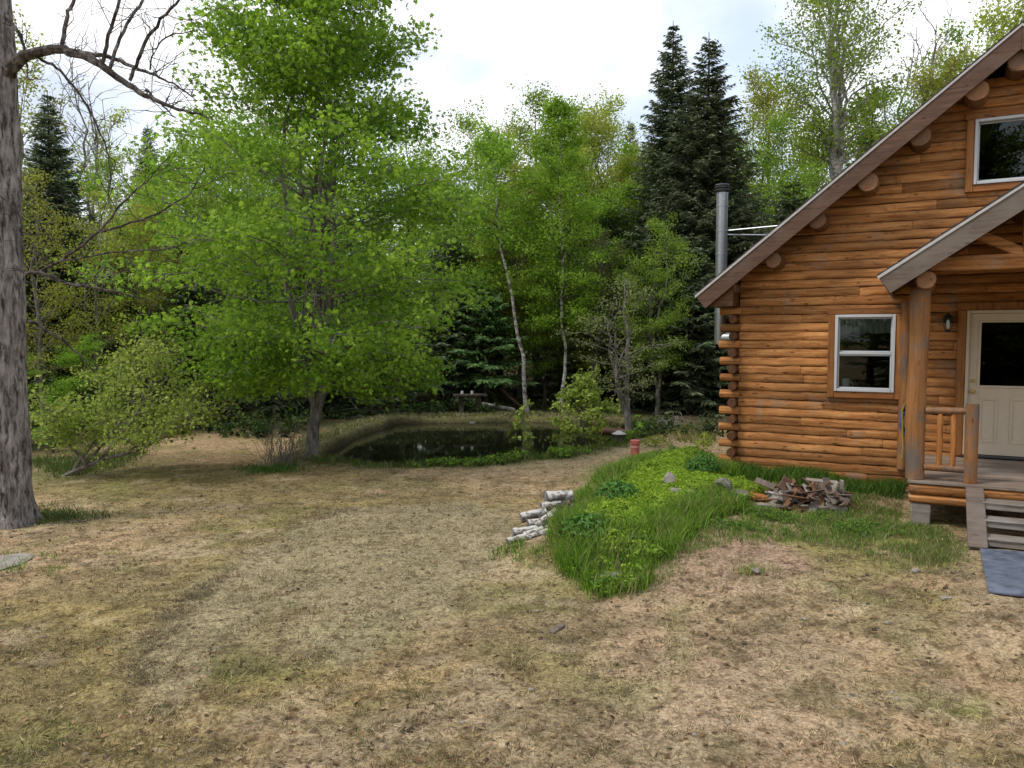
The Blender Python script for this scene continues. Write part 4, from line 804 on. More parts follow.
# the big maple by the pond
q = G(312, 457)
me = broadleaf('maple', 21, 11.6, env_pts((1.3, 1.6), (1.7, 2.4), (2.6, 3.5), (4.4, 3.75), (5.7, 3.3), (6.6, 2.6), (7.4, 2.15), (9.4, 1.65), (10.8, 1.3), (11.6, .3)), .118, 1.5, 126, 8, 4, 17, .088, 'bark_grey', 'lf_maple', 7, 1.15, (.17, .17, .13), .8, (.33, 0), .62, .55, 'lobed', .1, droop=True, pw=1.15, vz=1.0)
plant('maple_tree', me, q[0], q[1], 'big bright green maple with several stems beside the pond', 'tree')

# the bare tree at the edge of the frame
q = np.array((-6.62, 10.25)); zq = h1(*q); rb = np.random.RandomState(8)
bt = thing('bare_maple_tree', 'bare grey trunk with one long arching leafless limb', 'tree', (q[0], q[1], zq))
mb = MB()
prof = [(8, 530, .36), (9, 512, .31), (8, 480, .275), (7, 420, .25), (5, 340, .235), (4, 260, .22), (3, 190, .205), (2, 120, .195), (1, 70, .18), (-1, 20, .155), (-4, -40, .14), (-10, -130, .12), (-20, -260, .08), (-26, -400, .04)]
PP = np.array([at(a, b, q[1])-np.array((q[0], q[1], zq)) for a, b, r in prof]); RR = np.array([p[2] for p in prof])
tt = np.linspace(0, len(prof)-1, 300); Pf = np.stack([np.interp(tt, np.arange(len(prof)), PP[:, k]) for k in range(3)], 1); Rf = np.interp(tt, np.arange(len(prof)), RR)*(1+.04*np.sin(tt*3.1))
mb.tube(Pf, Rf, 72)
V = mb.v[0].reshape(300, 72, 3); th = np.arange(72)*2*PI/72; cen = Pf[:, None, :]; dr = V-cen; zz_ = np.repeat(Pf[:, 2][:, None], 72, 1); thg = np.repeat(th[None], 300, 0)
ux, uy = np.cos(thg)*2.6, np.sin(thg)*2.6; nz = lambda s, zs, o: .5*(fbm(ux*s+zz_*zs, zz_*zs*.9+uy*s*.31, 1, o, 3)+fbm(uy*s+zz_*zs, zz_*zs*.8-ux*s*.27, 1, o+3, 3))
rid = 1-np.abs(2*nz(2.6, 2.3, 1)-1)*2.2; d_ = .075*(rid-.5)+.07*(nz(7, 9, 2)-.5)
root = np.exp(-np.maximum(zz_-.0, 0)/.16)*(.22*np.maximum(0, np.cos(thg*5+.8+.6*np.sin(thg*2)))**2)
mb.v[0] = (cen+dr*(1+d_+root)[..., None]).reshape(-1, 3).astype(np.float32); mb.build('trunk', MT['bark_big'], bt)
def limb(pts, mbx, org, sub=None):
    P = np.array([at(a, b, q[1]+dy)-org for a, b, dy, r in pts]); R = np.array([p[3] for p in pts])*q[1]/F*.86; n = (len(pts)-1)*5+1; t = np.linspace(0, len(pts)-1, n)
    from numpy import interp
    def cr(c):                        # smooth the elbows
        y_ = interp(t, np.arange(len(pts)), c); 
        for _ in range(3): y_[1:-1] = (y_[:-2]+2*y_[1:-1]+y_[2:])/4
        return y_
    Q = np.stack([cr(P[:, k]) for k in range(3)], 1); Q[1:-1] += rb.randn(n-2, 3)*.008; mbx.tube(Q, interp(t, np.arange(len(pts)), R), 8, jit=.08, rng=rb); return Q
org = np.array((q[0], q[1], zq))
mb = MB()
main = limb([(3, 84, 0, 8), (12, 66, -.1, 7), (30, 53, -.2, 5.8), (60, 48, -.35, 5), (85, 55, -.5, 4.6), (112, 74, -.6, 3.6), (140, 92, -.7, 2.8), (165, 105, -.75, 2), (195, 113, -.8, 1.2), (212, 118, -.8, .7)], mb, org)
sec = [limb(p, mb, org) for p in (
 [(62, 47, -.35, 2.4), (66, 20, -.3, 2.1), (74, 0, -.25, 1.8), (90, -30, -.2, 1.2)], [(102, 64, -.6, 2.2), (108, 35, -.7, 1.9), (121, 0, -.8, 1.6), (135, -40, -.9, 1)],
 [(110, 68, -.6, 2), (122, 30, -.4, 1.7), (143, 0, -.3, 1.4), (165, -30, -.2, .9)], [(130, 80, -.65, 1.9), (140, 55, -.8, 1.8), (155, 25, -.9, 1.6), (182, -2, -1, 1.2), (205, -25, -1, .7)],
 [(85, 53, -.45, 2.5), (110, 57, -.5, 2.2), (135, 68, -.55, 1.8), (160, 77, -.6, 1.2), (182, 88, -.6, .9), (197, 101, -.6, .5)], [(38, 57, -.2, 1.8), (60, 70, 0, 1.5), (85, 100, .2, 1.2), (102, 135, .3, 1), (112, 170, .35, .7), (108, 205, .4, .4)],
 [(-4, 0, 0, 3), (12, 22, -.1, 2.2), (25, 45, -.1, 1.6), (28, 80, -.1, .9)], [(145, 90, -.7, 1.2), (160, 103, -.6, 1), (176, 118, -.5, .6)], [(150, 70, -.5, 1), (152, 50, -.6, .9), (170, 35, -.6, .8), (200, 30, -.7, .4)],
 [(6, 185, -.1, 3), (18, 215, -.2, 2.4), (22, 235, -.2, 1.3)], [(7, 262, 0, 2.5), (30, 275, -.3, 2), (60, 262, -.5, 1.7), (100, 232, -.8, 1.4), (130, 195, -1, 1), (150, 178, -1, .6)], [(100, 232, -.8, 1.3), (150, 218, -.9, 1.1), (190, 195, -1, .8), (205, 165, -1, .4)],
 [(40, 272, -.4, 1.8), (70, 285, -.4, 1.5), (110, 290, -.5, 1.2), (150, 300, -.6, .6)], [(8, 315, 0, 2), (40, 325, .2, 1.6), (75, 350, .3, 1.2), (95, 372, .4, .7)], [(60, 262, -.5, 1), (110, 252, -.7, .9), (170, 250, -.9, .7), (200, 235, -1, .3)])]
for Q in [main]+sec:                  # fine bare twigs
    for _ in range(max(5, len(Q)//2)):
        k = rb.randint(len(Q)//5, len(Q)); L1 = .25+.55*rb.rand(); d = rb.randn(3); d[2] = abs(d[2])*.6+.1; d /= np.linalg.norm(d); p0 = Q[k]; p1 = p0+d*L1
        T = wander(p0, p1, 5, .12, rb); mb.tube(T, np.linspace(.0065, .0025, 5), 3, False)
        for _ in range(2):
            m = rb.randint(1, 5); d2 = d+rb.randn(3)*.6; d2 /= np.linalg.norm(d2); mb.tube(wander(T[m], T[m]+d2*L1*.45, 4, .1, rb), np.linspace(.004, .002, 4), 3, False)
mb.build('limb', MT['bark_maple'], bt)

# shrub leaning over the lawn
q = G(62, 476); rs = np.random.RandomState(31); wd = MB(); cl = []
lines = [[(0, 0, 0), (.6, -.1, .28), (1.4, -.2, .5), (2.3, -.1, .95), (3.0, 0, 1.25)], [(.35, -.05, .16), (.9, .1, .75), (1.3, .2, 1.5), (1.5, .3, 2.3)], [(.7, -.1, .3), (1.4, -.3, 1.0), (1.9, -.4, 1.7), (2.1, -.3, 2.2)], [(.2, 0, .1), (.5, .3, .8), (.6, .5, 1.5), (.75, .6, 2.0)], [(1.3, -.2, .48), (1.9, .3, 1.0), (2.4, .5, 1.6)], [(1.2, -.2, .45), (2.0, -.6, .8), (2.7, -.8, 1.1)], [(.5, -.1, .22), (.2, -.3, .8), (.0, -.4, 1.3)]]
for ln in lines:
    ln = np.array(ln); t = np.linspace(0, len(ln)-1, 16); Q = np.stack([np.interp(t, np.arange(len(ln)), ln[:, k]) for k in range(3)], 1); Q[1:] += np.cumsum(rs.randn(15, 3)*.012, 0); wd.tube(Q, np.linspace(.05 if ln[0][0] < .1 else .032, .008, 16), 6)
    for k in range(3, 16):
        for _ in range(5):
            d = rs.randn(3); d[2] = abs(d[2])*.8; d /= np.linalg.norm(d); L1 = .22+.5*rs.rand(); T = wander(Q[k], Q[k]+d*L1, 4, .12, rs); wd.tube(T, np.linspace(.007, .003, 4), 3, False)
            if T[-1][2] > .55+.12*T[-1][0] or rs.rand() < .12: cl += [T[1], T[2], T[3], T[3]+rs.randn(3)*.1]
sm = MB(); leaves(sm, np.array(cl), 6, (.08, .08, .06), .062, .6, rs)
plant('leaning_shrub', (wd.mesh('shrub_wood', MT['twig']), sm.mesh('shrub_leaves', MT['lf_shrub'], False)), q[0], q[1], 'wide pale green shrub with stems leaning over the lawn', 'shrub')

# bushes and small trees round the pond
q = G(582, 449); me = broadleaf('bush', 41, 1.6, env_pts((0, .3), (.5, .8), (1.1, .85), (1.6, .25)), .02, .1, 30, 4, 3, 6, .09, 'twig', 'lf_shrub', 4, .12, (.09, .09, .06), .5, (0, 0), .7, .5)
plant('pond_bush', me, q[0]+.05, q[1], 'light green leafy bush at the near edge of the pond', 'bush', None, 0, (1.3, 1.3, 1.15))
q = G(527, 458); me = broadleaf('sap', 42, 1.35, env_pts((0, .08), (.7, .22), (1.35, .15)), .012, .3, 9, 2, 2, 3, .12, 'twig', 'lf_shrub', 1, 0, (.05, .05, .05), .5, (-.12, 0), .7, .5)
plant('sapling', me, q[0], q[1], 'thin leafy sapling standing against the dark pond', 'sapling')
q = G(628, 436); me = broadleaf('rowan', 43, 4.6, env_pts((1.2, .8), (2.2, 1.7), (3.2, 1.7), (4.6, .5)), .1, 1.2, 26, 5, 3, 6, .065, 'bark_grey', 'lf_dull', 3, .9, (.14, .14, .08), .8, (-.25, 0), .45, .55)
plant('small_tree', me, q[0], 21.6, 'small crooked tree with sparse dull leaves and forked trunk', 'tree')
x, y = gxy(566, 25.0); me = broadleaf('birch', 44, 10.4, env_pts((2.0, .6), (4, 1.6), (6.5, 1.5), (8.5, .9), (10.4, .15)), .05, 2.6, 76, 6, 3, 15, .08, 'birch', 'lf_bright', 1, 0, (.15, .15, .1), .8, (-.35, 0), .5, .5, vz=.8)
plant('birch_tree', me, x, y, 'slender white birch with a bright green narrow crown', 'tree')
x, y = gxy(528, 25.5); me = broadleaf('oldbirch', 45, 9.2, env_pts((5, .9), (6.5, 1.5), (8, 1.3), (9.2, .4)), .065, 5.2, 34, 6, 3, 15, .08, 'birch', 'lf_green', 1, 0, (.17, .17, .12), .8, (-1.25, 0), .5, .5)
plant('leaning_birch_tree', me, x, y, 'white birch trunk leaning left beside the green maple', 'tree')
x, y = gxy(486, 26.6); me = conifer('pine', 46, 4.3, 1.9, .1, 1.2, 'bark_dark', 'needle_pine', 1.1, .12, .3, .7, .04, .38)
plant('young_pine_tree', me, x, y, 'young soft green pine on the far bank of the pond', 'tree')

# tall spruces
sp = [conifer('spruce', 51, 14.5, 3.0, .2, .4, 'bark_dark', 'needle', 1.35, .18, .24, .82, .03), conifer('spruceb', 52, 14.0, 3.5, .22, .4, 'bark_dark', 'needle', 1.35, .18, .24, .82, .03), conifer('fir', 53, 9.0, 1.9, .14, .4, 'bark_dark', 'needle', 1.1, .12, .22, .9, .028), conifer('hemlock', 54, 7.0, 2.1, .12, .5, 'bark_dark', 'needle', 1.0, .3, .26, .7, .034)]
def ztop(py, Y): return CZ+(337-py)*Y/F
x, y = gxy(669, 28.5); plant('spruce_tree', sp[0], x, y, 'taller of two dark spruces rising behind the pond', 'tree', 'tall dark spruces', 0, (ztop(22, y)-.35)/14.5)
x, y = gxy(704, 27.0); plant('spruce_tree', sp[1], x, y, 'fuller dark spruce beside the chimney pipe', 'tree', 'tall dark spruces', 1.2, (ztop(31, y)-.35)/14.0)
x, y = gxy(866, 33); plant('fir_tree', sp[2], x, y, 'dark fir showing above the roof beside the pale poplar', 'tree', None, .5, (ztop(92, y)-.3)/9)
x, y = gxy(903, 35); plant('fir_tree', sp[2], x, y, 'dark fir top peeping over the roof slope', 'tree', None, 2.5, (ztop(118, y)-.3)/9)
x, y = gxy(57, 22); plant('spruce_tree', sp[0], x, y, 'dark spruce behind the bare trunk on the lawn', 'tree', None, 2, (ztop(108, y)+.2)/14.5*np.array((1.1, 1.1, 1)))
x, y = gxy(154, 46); plant('spruce_tree', sp[1], x, y, 'thin distant spruce top in the gap of sky', 'tree', None, 3, (ztop(138, y)-.6)/14*np.array((.75, .75, 1)))
x, y = gxy(628, 44); plant('spruce_tree', sp[1], x, y, 'small distant spruce tip beside the two tall spruces', 'tree', None, 1, (ztop(120, y)-.6)/14*np.array((.7, .7, 1)))
hem = 0
for px, Y, s in ((735, 27, 1.15), (655, 26.5, 1.0), (690, 25, .85), (760, 25.5, .95), (610, 29, 1.1), (790, 29, 1.2), (445, 27, .9), (345, 28, 1.1)):
    x, y = gxy(px, Y); plant('hemlock_tree', sp[3], x, y, 'low dark hemlock with drooping boughs at the edge of the woods', 'tree', 'low hemlocks along the wood edge', px*.37, s)

# poplar and thin trees behind the house
x, y = gxy(836, 27); me = broadleaf('poplar', 61, 15.5, env_pts((8, 1.5), (10, 2.3), (13, 2.6), (15.5, 1.0)), .27, 8.2, 54, 7, 3, 15, .09, 'bark_pale', 'lf_green', 4, 7.2, (.24, .24, .2), .5, (-.1, 0), 1.1, .5, minr=.012)
plant('poplar_tree', me, x, y, 'tall pale barked poplar with sparse leaves behind the roof', 'tree')
yl = [broadleaf('yel%d' % k, 70+k, 10.5, env_pts((2.5, 1.6), (5, 2.4), (8, 2.3), (10.5, .6)), .13, 2.5, 54, 7, 3, pr, .08, 'bark_grey', lm, 3, 1.6, (.19, .19, .13), .7, (.2, 0), .7, .55, vz=.8) for k, (lm, pr) in enumerate((('lf_yellow', 18), ('lf_green', 18), ('lf_dull', 12)))]
gr_ = [broadleaf('gre%d' % k, 80+k, 10, env_pts((1.5, 1.5), (4, 2.3), (7, 2.2), (10, .5)), .14, 1.5, 54, 7, 3, 16, .085, 'bark_dark', lm, 2+k, 1.2, (.2, .2, .13), .8, (0, 0), .5, .55, vz=.8) for k, lm in enumerate(('lf_green', 'lf_bright'))]
br = broadleaf('bare', 90, 9.5, env_pts((3, 1.0), (6, 1.5), (9.5, .4)), .09, 3, 30, 6, 1, 0, .1, 'bark_grey', 'lf_dull', 2, 2.5, rise=1.1, minr=.009)
sprout = broadleaf('sprout', 91, 9.5, env_pts((2, 1.3), (6, 1.7), (9.5, .4)), .09, 2, 40, 5, 3, 10, .08, 'bark_grey', 'lf_yellow', 2, 2.0, (.16, .16, .12), .6, rise=.9, minr=.008, vz=.8)
spec = [  # place, distance, top in the photo, kind, label
 (757, 34, 78, yl[0], 'yellow green tree between the spruces and the poplar'), (536, 33, 96, yl[1], 'tall light green tree behind the slender birch'), (604, 35, 104, yl[0], 'yellow leaved tree left of the tall spruces'),
 (580, 30, 150, sprout, 'thin half bare tree between the green and yellow crowns'), (470, 30, 118, yl[1], 'green tree rising behind the shoulder of the maple'), (955, 36, 42, gr_[1], 'bright green treetop above the roof slope'),
 (1012, 38, -4, yl[0], 'yellow green treetop above the roof ridge'), (908, 37, 38, br, 'thin leafless tree standing against the sky above the roof'), (925, 34, 20, br, 'spindly leafless tree beside the bright green treetop'), (985, 40, 10, br, 'bare twiggy tree just left of the roof ridge'),
 (78, 30, 62, br, 'grey leafless tree behind the dark spruce'), (97, 33, 75, br, 'slim leafless tree in the gap of sky'), (120, 36, 118, sprout, 'half bare tree beside the maple in the gap of sky'), (40, 19, 175, sprout, 'yellow budding tree just behind the bare trunk'),
 (100, 20, 190, sprout, 'yellow budding tree in front of the dark spruce'), (22, 32, 30, sprout, 'tall budding tree showing past the bare trunk'), (185, 24, 175, gr_[0], 'green tree at the wood edge behind the maple'), (130, 25, 215, gr_[1], 'bright low tree behind the leaning shrub'), (215, 27, 120, gr_[0], 'dense green tree hidden behind the maple crown'),
 (595, 26.5, 230, yl[2], 'dull tan leaved tree below the yellow crown'), (545, 27.5, 230, gr_[1], 'bright green understory tree behind the birch'), (640, 32, 150, yl[0], 'yellow tinged tree tucked behind the spruces'), (500, 29, 235, gr_[0], 'shaded green tree behind the leaning birch'), (700, 36, 120, gr_[0], 'green tree hidden behind the dark spruces'),
 (805, 33, 150, sprout, 'budding tree beside the poplar trunk'), (50, 16.5, 395, gr_[1], 'low green bush behind the leaning shrub'), (-8, 17, 330, gr_[0], 'dark green bush behind the bare trunk'), (410, 31, 140, gr_[0], 'green tree behind the right side of the maple'), (260, 31, 90, yl[1], 'light green tree behind the left side of the maple'),
 (520, 28.5, 165, yl[0], 'yellowish tree between the leaning and the slender birch'), (562, 29.5, 150, gr_[1], 'bright full green tree right behind the slender birch'), (622, 29, 185, yl[1], 'light green tree at the foot of the yellow crown'), (462, 27.5, 200, gr_[1], 'bright green tree under the shoulder of the maple'),
 (150, 21.5, 205, yl[0], 'yellow green tree between the leaning shrub and the maple'), (26, 25, 215, gr_[0], 'green tree filling the gap beside the bare trunk'), (112, 27, 160, yl[1], 'light green tree behind the yellow budding trees'), (180, 29, 150, gr_[1], 'bright green tree showing over the left shoulder of the maple'), (85, 18.6, 335, gr_[1], 'bright green thicket tree behind the leaning shrub'), (585, 27.5, 270, yl[0], 'low yellow green tree above the pond bush'), (655, 33, 165, yl[1], 'light green tree left of the two spruces'),
 (500, 31, 135, yl[0], 'yellow green tree just left of the slender birch'), (566, 32.5, 108, yl[1], 'tall pale green tree right of the slender birch'), (588, 33.5, 118, yl[0], 'yellow crowned tree second left of the spruces'), (636, 31, 150, gr_[1], 'bright green tree leaning against the spruces'),
 (775, 31, 120, yl[1], 'green crown right beside the poplar trunk'), (940, 33, 62, yl[0], 'yellow green crown rising above the middle of the roof slope'), (880, 36, 100, gr_[0], 'green crown behind the poplar and the roof'), (800, 36, 140, gr_[1], 'bright green crown filling the gap left of the poplar'), (730, 33, 130, yl[1], 'light green crown showing right of the spruces')]
for k, (px, Y, pt, me, lb) in enumerate(spec):
    x, y = gxy(px, Y); nat = max(v.co[2] for v in me[0].vertices); s = (ztop(pt, Y)-h1(x, y))/(nat*.985); plant('bush' if 'bush' in lb else 'broadleaf_tree', me, x, y, lb, 'bush' if 'bush' in lb else 'tree', None, k*1.3, (max(s, .55 if s > .5 else s*1.5), max(s, .55 if s > .5 else s*1.5), s))
# the woods: rows of trees closing the view
rw = np.random.RandomState(77); kinds = [(sp[3], 7, 'hemlock_tree', 'dark evergreen'), (sp[2], 9, 'fir_tree', 'dark evergreen'), (gr_[0], 10, 'broadleaf_tree', 'leafy green'), (yl[1], 10.5, 'broadleaf_tree', 'leafy green'), (sprout, 9.5, 'broadleaf_tree', 'half bare'), (yl[2], 10.5, 'broadleaf_tree', 'leafy green')]
lim = lambda px: float(np.interp(px, [-300, 0, 60, 130, 200, 300, 460, 520, 640, 740, 800, 900, 1100, 1400], [120, 120, 190, 215, 180, 120, 170, 185, 190, 170, 190, 150, 110, 100]))
cnt = 0
for row, Y in enumerate((21, 24.5, 28.5, 32.5, 37, 42)):
    stp = 2.7+.35*row; x = -.95*Y-2
    while x < .85*Y+2:
        x += stp*(.7+.6*rw.rand()); y = Y+(rw.rand()-.5)*2.6; px = 512+F*x/y
        if Y < 30 and (-6.2 < x < 4.0) and y < 26.8: continue
        if Y < 24 and x > -8.5: continue
        a_, b_ = w2loc(x, y)
        if -1.8 < a_ < 9.5 and b_ < 10.5: continue
        if x > 4 and y < 27 and a_ > -2: continue
        if 690 < px < 755 and y < 27: continue
        k = rw.choice(6, p=[.3, .25, .17, .1, .08, .1]) if Y < 36 else rw.choice(6, p=[.2, .3, .2, .1, .05, .15]); me, nat, nm, lb = kinds[k]
        hmax = (ztop(lim(px)+rw.rand()*70, y)-h1(x, y)); h = min(hmax, nat*(.7+.5*rw.rand())) if Y < 30 else hmax*(.75+.25*rw.rand())
        if h < 2: continue
        cnt += 1
        plant(nm, me, x, y, '%s tree standing deep in the woods behind the lawn and pond' % lb, 'tree', '%s trees deep in the woods' % lb, rw.rand()*6, (max(h/nat, .6), max(h/nat, .6), h/nat))
# far woods that read as one mass
fw = MB(); rf = np.random.RandomState(99); Cn = []
for _ in range(230):
    Y = 48+16*rf.rand(); x = (rf.rand()*2-1)*.95*Y; px = 512+F*x/Y; top = ztop(lim(px)+15+50*rf.rand(), Y); z0 = h1(x, Y)
    fw.tube([(x, Y, z0-.3), (x, Y, top*.9)], [.16, .04], 5, tint=.1)
    m = 26; zz = z0+1+(top-z0-1)*rf.rand(m); r = 1.9*(1-((zz-z0)/(top-z0))**2)+.3; az = rf.rand(m)*2*PI; Cn.append(np.stack([x+np.cos(az)*r*rf.rand(m)**.5, Y+np.sin(az)*r*rf.rand(m)**.5, zz], 1))
leaves(fw, np.concatenate(Cn), 13, (.5, .5, .35), .34, .7, rf)
tag(fw.build('distant_woods', MT['lf_green'], smooth=False), kind='stuff')
# ------------------------------------------------------------ things on the ground
RO = np.random.RandomState(17)
def log_mesh(p0, p1, r, mat, name, label, cat, group=None, k=12, end=None):
    p0, p1 = np.array(p0, float), np.array(p1, float); c = (p0+p1)/2; mb = MB(); d = p1-p0
    t = np.linspace(0, 1, 7)[:, None]; P = p0-c+d*t+RO.randn(7, 3)*r*.04; mb.tube(P, r*(1+.05*RO.randn(7)), k, caps=False, jit=.08, rng=RO)
    o = tag(mb.build(name, mat), label, cat, group); o.location = c
    for e, s in ((p0-c, -1), (p1-c, 1)):
        u_ = d/np.linalg.norm(d); m2 = MB(); m2.tube([e-u_*s*.01, e+u_*s*.004, e+u_*s*.006], [r*.97, r*.95, r*.6], k, jit=.08, rng=RO); m2.build('cut_end', MT['endgrain'] if end is None else end, o)
    return o
birch_logs = [((546, 498), (572, 496), 9.75, 6.5, 'thickest white birch log lying on top of the firewood heap'), ((521, 518), (546, 512), 9.45, 5.2, 'white birch log sticking out to the left of the firewood heap'), ((537, 527), (557, 511), 9.3, 4.6, 'white birch log leaning diagonally across the firewood heap'),
 ((550, 526), (570, 518), 9.25, 3.2, 'thin birch log half sunk in the grass of the mound'), ((513, 533), (537, 530), 9.2, 5.0, 'rough peeling birch log low in the firewood heap'), ((508, 544), (527, 541), 8.95, 4.2, 'birch log at the bottom left corner of the firewood heap'), ((527, 549), (549, 546), 8.85, 3.6, 'short birch log lying lowest in front of the mound')]
for p0, p1, Y, rp_, lb in birch_logs:
    a, b = at(*p0, Y), at(*p1, Y+.08); r = rp_*Y/F
    for e in (a, b): e[2] = max(e[2], h1(e[0], e[1])+r*.62)
    log_mesh(a, b, r, MT['birch'], 'birch_log', lb, 'log', 'birch logs in the firewood heap', end=MT['bark_grey'])
for p0, p1, Y, rp_, lb in (((549, 510), (570, 503), 9.6, 3.6, 'dark split log under the thickest birch log'), ((553, 517), (573, 508), 9.5, 3.2, 'dark split log between the leaning and the thickest birch logs'), ((540, 520), (562, 514), 9.4, 4.2, 'dark rotten log in the middle of the firewood heap'), ((531, 536), (553, 530), 9.15, 4.2, 'dark log low inside the firewood heap'), ((556, 520), (575, 506), 9.5, 4.0, 'dark log at the grass side of the firewood heap')):
    log_mesh(at(*p0, Y), at(*p1, Y), rp_*Y/F, MT['bark_dark'], 'split_log', lb, 'log', None, 7)
def rock(name, px, py, s, label, cat='stone', group=None, mat='stone', sq=(1, .8, .55), lift=.1, Yz=None):
    g_ = G(px, py) if Yz is None else np.array((*Yz, h1(*Yz))); bm = bmesh.new(); bmesh.ops.create_icosphere(bm, subdivisions=2, radius=1)
    V = np.array([v.co[:] for v in bm.verts]); bm.verts.index_update(); f = np.array([[v.index for v in q_.verts] for q_ in bm.faces]); bm.free()
    for _ in range(7):
        n_ = RO.randn(3); n_ /= np.linalg.norm(n_); d = .55+.3*RO.rand(); dd = V@n_; V = V-np.outer(np.maximum(dd-d, 0), n_)
    V = V*np.array(sq)*s*(1+.05*RO.randn(len(V), 1)); mb = MB(); mb.add(V, f); o = tag(mb.build(name, MT[mat], smooth=False), label, cat, group); o.location = (g_[0], g_[1], g_[2]+s*sq[2]*lift); o.rotation_euler = (0, 0, RO.rand()*6); return o
rock('stone', 668.5, 490, .16, 'pale upright stone in the yellow green ground cover of the mound', sq=(.7, .6, 1), lift=.7)
rock('stone', 675, 496, .17, 'flat grey stone beside the pale upright stone on the mound', lift=.5); rock('stone', 691, 498, .14, 'small flat stone between the upright stone and the round log', lift=.6)
rock('boulder', 611, 576, .16, 'brown grey boulder half buried in the tall grass at the foot of the mound', 'stone', mat='stone', lift=.15)
rock('stone', 755, 571, .09, 'pale flat stone on the bare dirt slope', sq=(1.2, .7, .35), lift=.4); rock('stone', 916, 572, .05, 'small pale stone in the grass near the steps', lift=.5); rock('stone', 946, 600, .055, 'small grey stone on the dirt left of the mat', lift=.5)
rock('flat_stone', 3, 563, .36, 'grey flat stone set in the lawn below the bare trunk', sq=(1, .75, .07), lift=.3)
for k in range(26):
    px, py = RO.uniform(420, 1020), RO.uniform(560, 760); a_, b_ = w2loc(*G(px, py)[:2])
    if blocked(np.array([G(px, py)[0]]), np.array([G(px, py)[1]]))[0]: continue
    rock('pebble', px, py, RO.uniform(.012, .028), 'small pale pebble lying loose on the dry lawn', 'pebble', 'pebbles on the dry lawn', sq=(1, .8, .6), lift=.5)
g_ = G(557, 630); mb = MB(); mb.box((0, 0, .012), (.055, .21, .022), R3(0, 0, -.55), ch=.006); o = tag(mb.build('wood_chip', MT['barge_porch']), 'short broken piece of board lying on the open lawn', 'board'); o.location = g_
mb = MB(); Q = wander((0, 0, .01), (.42, .1, .02), 6, .08, RO); mb.tube(Q, np.linspace(.012, .006, 6), 5); o = tag(mb.build('stick', MT['twig']), 'thin fallen stick beside the grass of the bare trunk', 'stick'); o.location = G(52, 524)
# round log and boards on the mound
g_ = G(722, 498); log_mesh(g_+np.array((-.1, -.17, .13)), g_+np.array((.06, .14, .13)), .12, MT['bark_grey'], 'round_log', 'short round log with dark cut end lying on the mound', 'log', end=MT['bark_dark'])
def board(c, sz, rot, label, group=None, mat='grey_wood', name='scrap_board'):
    mb = MB(); mb.box((0, 0, 0), sz, ch=.006, tint=RO.rand()); o = tag(mb.build(name, MT[mat]), label, 'board', group); o.location = c; o.rotation_euler = rot; return o
g_ = G(731, 499); board((g_[0], g_[1]-.05, g_[2]+.1), (.42, .2, .05), (.08, .05, -.3), 'short grey board lying beside the round log')
for k in range(5):
    g_ = G(750+3.4*k, 501); board((g_[0], g_[1]+.1, g_[2]+.06+.01*RO.rand()), (.035, .34, .04), (.1, .1*RO.randn(), .55+.12*RO.randn()), 'fresh yellow split kindling stick between the grey board and the scrap heap', 'yellow kindling sticks', 'trim', 'kindling_stick')
zb = lambda px, Y: (at(px, 500, Y)[0], Y, h1(at(px, 500, Y)[0], Y))
P = zb(805, 10.25)
rot = lambda rx, ry, rz: (math.radians(rx), math.radians(ry), math.radians(rz))
for k, (px, py, Y, sz, r_, lb, mt) in enumerate([
 (786, 513, 10.05, (.75, .09, .04), rot(3, 2, -6), 'long low whitish board along the front of the scrap heap', 'grey_wood'), (822, 511, 9.95, (.62, .045, .11), rot(12, 2, -8), 'whitish plank standing on edge at the front of the scrap heap', 'grey_wood'), (841, 509, 10.1, (.16, .14, .05), rot(20, 30, 20), 'small whitish block at the near right corner of the scrap heap', 'grey_wood'),
 (791, 489, 10.35, (.34, .04, .22), rot(-38, 38, -10), 'brown square board tilted on top of the scrap heap', 'barge'), (776, 494, 10.4, (.5, .2, .025), rot(8, -38, 10), 'uppermost leaning board at the left of the scrap heap', 'grey_wood'), (774, 499, 10.35, (.5, .2, .025), rot(8, -36, 14), 'second leaning board at the left of the scrap heap', 'grey_wood'), (777, 503, 10.3, (.48, .2, .025), rot(6, -32, 8), 'lower leaning board at the left of the scrap heap', 'barge'),
 (822, 481, 10.6, (.42, .12, .025), rot(5, 4, -10), 'flat grey board across the back of the scrap heap', 'grey_wood'), (817, 490, 10.4, (.2, .16, .06), rot(30, 10, 20), 'tan broken block in the middle of the scrap heap', 'endgrain'), (812, 499, 10.2, (.08, .5, .03), rot(42, 22, 28), 'long plank sloping down the front of the scrap heap', 'grey_wood'), (833, 494, 10.25, (.035, .09, .36), rot(10, 12, 0), 'upright slat at the right of the scrap heap', 'grey_wood'), (842, 493, 10.3, (.03, .08, .36), rot(5, -4, 10), 'outermost upright slat at the right end of the scrap heap', 'grey_wood')]):
    c = at(px, py, Y); c[2] = max(c[2], h1(c[0], c[1])+.03); board(c, sz, r_, lb, 'boards of the scrap heap', mt)
for k in range(74):
    px = RO.uniform(772, 846); hgt = RO.rand()**1.2*(.36 if px > 795 else .24); Y = RO.uniform(9.85, 10.6); b0 = zb(px, Y); up = RO.rand() < .5
    board((b0[0], b0[1], b0[2]+.02+hgt*.75), (RO.uniform(.035, .1), RO.uniform(.22, .6), RO.uniform(.015, .03)), (RO.uniform(.3, 1.1)*(1 if up else -.3), RO.uniform(-.8, .8), RO.uniform(-1.4, 1.4)), 'weathered grey offcut jumbled among others in the scrap heap', 'jumbled offcuts of the scrap heap', ('barge_porch', 'endgrain', 'barge_porch', 'barge', 'grey_wood', 'endgrain')[k % 6], 'scrap_board')
